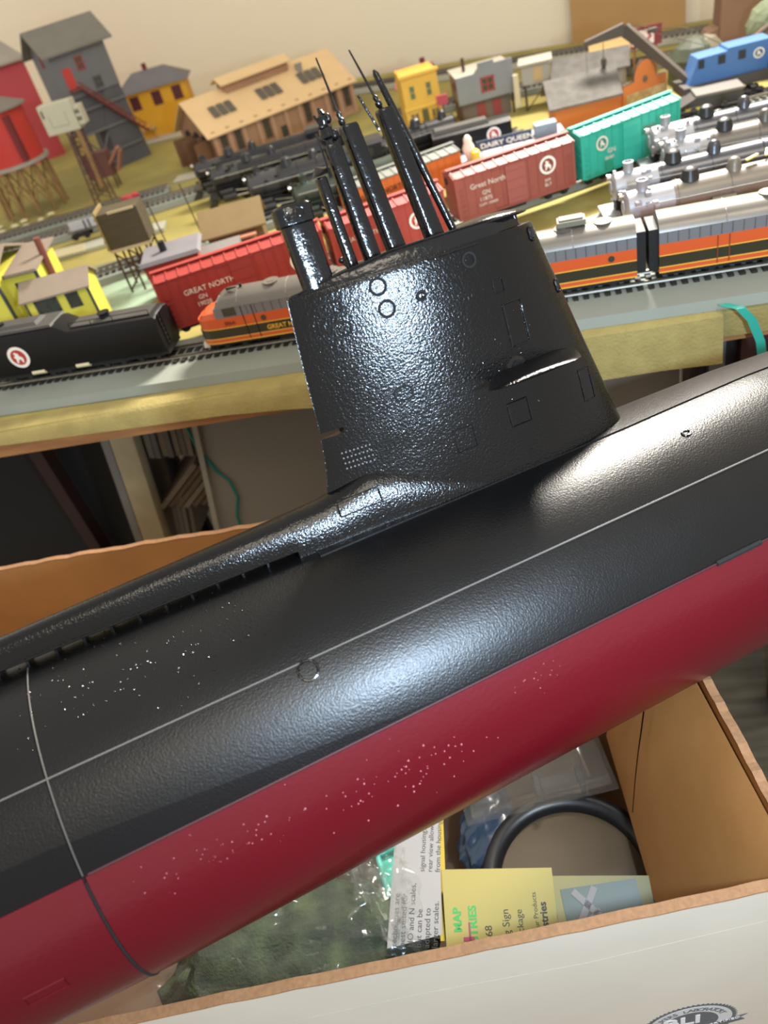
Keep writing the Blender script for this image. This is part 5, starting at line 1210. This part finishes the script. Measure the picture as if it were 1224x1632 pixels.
# openings near the leading edge
for x, z, w_, h_ in ((11.72, 15.68, .22, .5), (12.5, 13.35, .2, .48)):
    m = MB(); m.tube([sp(x+w_/2*a, z+h_/2*b, .02) for a, b in ((-1, -.7), (-1, .7), (-.4, 1), (.4, 1), (1, .7), (1, -.7), (.4, -1), (-.4, -1))], .06, 6, closed=True); m.build('port_rim', GLOSS, sub, smooth=True)
    m = MB(); q = sp(x, z, -.02); m.box(q.x-w_/2, q.x+w_/2, q.y-.03, q.y+.05, z-h_/2, z+h_/2); m.build('port', SLOT, sub)
# fairwater plane (near and far)
for s in (-1, 1):
    m = MB(); rr = []
    for u, x0, x1, th in ((-.05, 8.0, 12.0, .17), (.3, 7.8, 11.95, .15), (.85, 7.0, 11.25, .1), (.97, 7.1, 11.05, .08), (1, 7.5, 10.7, .02)):
        y = s*(1.15+2.45*u); N = 10; sec = []
        for i in range(N+1): t_ = i/N; sec.append(Vector((x0+(x1-x0)*t_, y, 10.82+th*math.sin(PI*t_)**.6)))
        for i in range(N-1, 0, -1): t_ = i/N; sec.append(Vector((x0+(x1-x0)*t_, y, 10.82-th*math.sin(PI*t_)**.6)))
        rr.append(sec)
    m.loft(rr); m.build('fairwater_plane', SAILM, sub, smooth=True)
    m = MB(); m.lathe((9.4, s*1.15, 10.85), (0, s, 0), [(0, .75), (.15, .55), (.35, .35), (.36, .05)], 20); m.build('plane_boss', GLOSS, sub, smooth=True)
# outlines moulded on the sail
so_ = lambda a, b: sp(a, b, .012)
for x, z, r_ in ((4.67, 15.6, .3), (4.77, 14.72, .3), (6.2, 14.78, .17), (8.45, 15.5, .27)): surf_outline('round_port', so_, circ(x, z, r_, r_), .055, SLOT)
surf_outline('round_port', so_, circ(6.2, 14.78, .07, .07), .06)
def slotc(x, z, a, b): return [(x+math.copysign(abs(math.cos(t))**.6, math.cos(t))*a, z+math.copysign(abs(math.sin(t))**.6, math.sin(t))*b) for t in [2*PI*i/28 for i in range(28)]]
for x, z, a, b in ((2.74, 15.35, .42, .25), (2.85, 14.5, .42, .25), (4.48, 11.41, .35, .26), (3.25, 9.6, .36, .24)): surf_outline('oval_port', so_, slotc(x, z, a, b), .045, SLOT)
def rect(x0, x1, z0, z1, n=6):
    o = []
    for (a, b), (c_, d_) in (((x0, z0), (x1, z0)), ((x1, z0), (x1, z1)), ((x1, z1), (x0, z1)), ((x0, z1), (x0, z0))):
        for i in range(n): o.append((a+(c_-a)*i/n, b+(d_-b)*i/n))
    return o
surf_outline('access_panel', so_, rect(9.42, 10.28, 11.7, 13.45), .04)
surf_outline('small_panel', so_, rect(9.22, 9.68, 13.95, 14.5), .03)
surf_outline('lower_panel', so_, rect(6.0, 6.85, 8.35, 9.3), .03)
surf_outline('lower_panel', so_, rect(8.55, 9.5, 8.55, 9.55), .03)
surf_outline('forward_panel', so_, rect(12.35, 13.0, 8.3, 9.7), .03)
m = MB(); m.tube([so_(x, 15.98) for x in (6.8, 7.4, 8.0, 8.6, 9.0)], .04, 6); m.build('step_rail', GLOSS, sub)
m = MB()
for i in range(8):
    for j in range(4): m.ball(sp(1.5+i*.16, 9.2+j*.22+i*.0, .01), .045, sub=1)
m.build('vent_grid', mat('bright_rivets', '6a6a6c', .3), sub)
surf_outline('lower_panel', lambda a, b: Vector((a, -fair(a)[1]*.93-.02, b)), rect(.5, 2.3, 7.6, 8.25), .025)
random.seed(11); m = MB()
for k in range(130):
    x = random.gauss(7.6, 1.6); z = random.gauss(12.8, 1.5)
    if 1.6 < x < 12 and 8 < z < 16: m.ball(sp(x, z, 0), random.uniform(.012, .035), sub=1)
tag(m.build('nib_and_glint_specks', GLOSS, sub), kind='stuff')

# ---- masts: rounded box columns leaning slightly aft
def mast(name, xb0, xb1, xt0, xt1, zt, v0, hv, zb=16.2, capk=.9, parts=None):
    m = MB(); rr = []
    def rsec(x0, x1, z, k=1):
        cx_ = (x0+x1)/2; a = (x1-x0)/2*k; return [Vector((cx_+a*math.copysign(abs(math.cos(t))**.45, math.cos(t)), -v0+hv*k*math.copysign(abs(math.sin(t))**.45, math.sin(t)), z)) for t in [2*PI*i/24 for i in range(24)]]
    for u in (0, .2, .4, .6, .8, .985): rr.append(rsec(xb0+(xt0-xb0)*u, xb1+(xt1-xb1)*u, zb+(zt-zb)*u))
    rr.append(rsec(xt0, xt1, zt-.02, .97)); rr.append(rsec(xt0, xt1, zt+.03, capk))
    m.loft(rr); o = m.build(name, GLOSS, sub, smooth=True)
    return o
sn = mast('snorkel_mast', 2.12, 3.35, 1.98, 3.2, 18.9, .0, .42)
m = MB(); rr = []
for z, k in ((18.55, .95), (18.6, 1.1), (19.2, 1.13), (19.28, 1.0), (19.3, .6)):
    rr.append([Vector((2.58+.66*k*math.copysign(abs(math.cos(t))**.5, math.cos(t)), .48*k*math.copysign(abs(math.sin(t))**.5, math.sin(t)), z)) for t in [2*PI*i/28 for i in range(28)]])
m.loft(rr); m.build('snorkel_head', GLOSS, sub, smooth=True)
surf_outline('snorkel_port', lambda a, b: Vector((a, -.53, b)), circ(2.75, 18.95, .15, .15), .03)
surf_outline('snorkel_port', lambda a, b: Vector((a, -.53, b)), circ(2.2, 18.9, .1, .16), .03)
mast('thin_mast', 4.2, 4.62, 3.95, 4.35, 19.9, -.35, .25)
m = MB(); m.lathe((4.1, .2, 20.05), (-.3, 0, .9), [(0, .35), (.05, .3), (.28, .02)], 16); m.build('antenna_dish', GLOSS, sub, smooth=True)
mast('radar_mast', 4.86, 5.5, 4.5, 5.12, 20.85, .0, .3)
m = MB(); m.lathe((4.8, 0, 20.85), (-.08, 0, 1), [(0, .16), (.2, .14), (.28, .26), (.6, .24), (.66, .14), (.8, .2), (1.0, .18), (1.1, .07), (1.3, .05), (1.32, .02)], 14); m.ball((4.95, 0, 21.75), .14, (1, 1, 1.4)); m.cyl((4.6, 0, 21.6), (4.45, 0, 21.95), .05, n=8); m.cyl((4.8, -.1, 21.9), (4.8, .1, 22.05), .07, n=8); m.ball((4.98, -.1, 21.15), .17, (1, 1, 1.3)); m.ball((4.6, -.12, 21.5), .12, (1.3, 1, .8)); m.build('radar_head', GLOSS, sub, smooth=True)
mast('periscope_mast', 5.9, 6.65, 5.33, 6.0, 21.35, -.05, .32)
def whip(name, x, y, z0, x1, z1, r0):
    m = MB(); p0 = Vector((x, y, z0)); p1 = Vector((x1, y, z1))
    m.tube([p0, p0.lerp(p1, .08), p0.lerp(p1, .1), p0.lerp(p1, .16), p0.lerp(p1, .18), p0.lerp(p1, .24), p0.lerp(p1, .27), p0.lerp(p1, .6), p1], [r0*1.7, r0*1.6, r0*2.3, r0*2.3, r0*1.4, r0*1.9, r0, r0*.8, r0*.55], 10); return m.build(name, GLOSS, sub, smooth=True)
whip('whip_antenna', 5.5, .05, 21.2, 5.17, 23.75, .055)
mast('wide_mast', 7.6, 8.35, 6.88, 7.52, 21.55, .0, .34)
whip('whip_antenna', 7.15, .05, 21.5, 6.48, 23.75, .055)
line('thin_rod', [Vector((6.85, .1, 20.9)), Vector((6.38, .1, 22.25))], .05, GLOSS)
line('side_rod', [Vector((4.42, .2, 21.4)), Vector((4.46, .1, 19.8))], .04, GLOSS)
m = MB(); m.tube([Vector((8.75, -.1, 16.6)), Vector((8.3, -.1, 18.4)), Vector((7.8, -.1, 20.4)), Vector((7.4, -.1, 22.0)), Vector((7.2, -.1, 22.75)), Vector((7.15, -.1, 22.9))], [.16, .16, .16, .13, .12, .04], 12); m.build('search_periscope', GLOSS, sub, smooth=True)
m = MB(); m.tube([(4.1, -.45, 16.3), (3.78, -.45, 16.8)], .05, 8); m.ball((3.75, -.45, 16.9), .12); m.build('stub_light', GLOSS, sub, smooth=True)
# details sit one level down, under the part that carries them
def under(parent_name, names):
    p = [c for c in kids(sub) if c.name.split('.')[0] == parent_name][0]
    for c in kids(sub):
        if c.name.split('.')[0] in names: c.parent = p
under('sail', ('round_port', 'oval_port', 'access_panel', 'small_panel', 'forward_panel', 'lower_panel', 'port_rim', 'port', 'step_rail', 'vent_grid', 'plane_boss'))
under('sail_cap', ('bridge_lid', 'cap_rim', 'cap_post'))
under('snorkel_mast', ('snorkel_head', 'snorkel_port'))
under('radar_mast', ('radar_head', 'side_rod')); under('thin_mast', ('antenna_dish',)); under('periscope_mast', ('thin_rod',))
under('deck_fairing', ('fairing_lip', 'slot_post'))
under('upper_hull', ('hull_hatch_ring', 'waterline_gap'))
# stern planes and propeller (out of the photo's view)
for a in (0, 90, 180, 270):
    Mr = Matrix.Rotation(R(a), 4, 'X'); m = MB()
    m.loft([[Mr @ Vector((x, y, z)) for x, y in ((x0, -.1), (x1, -.1), (x1, .1), (x0, .1))] for z, x0, x1 in ((1.0, -57, -51), (6.2, -57, -53.5))]); m.build('stern_fin', HULL, sub)
m = MB()
for k in range(5):
    Mr = Matrix.Rotation(2*PI*k/5, 4, 'X'); m.loft([[Mr @ Vector(p) for p in q] for q in (((-62.6, -.3, .2), (-62.1, .3, .2), (-62.2, .35, .2), (-62.7, -.25, .2)), ((-63.0, -.8, 2.6), (-62.0, .6, 2.6), (-62.1, .65, 2.6), (-63.1, -.75, 2.6)))])
m.lathe((-63.6, 0, 0), (1, 0, 0), [(0, .05), (.6, .4), (1.7, .5)], 16); m.build('propeller', mat('brass_propeller', '8f6f35', .35, 1), sub)
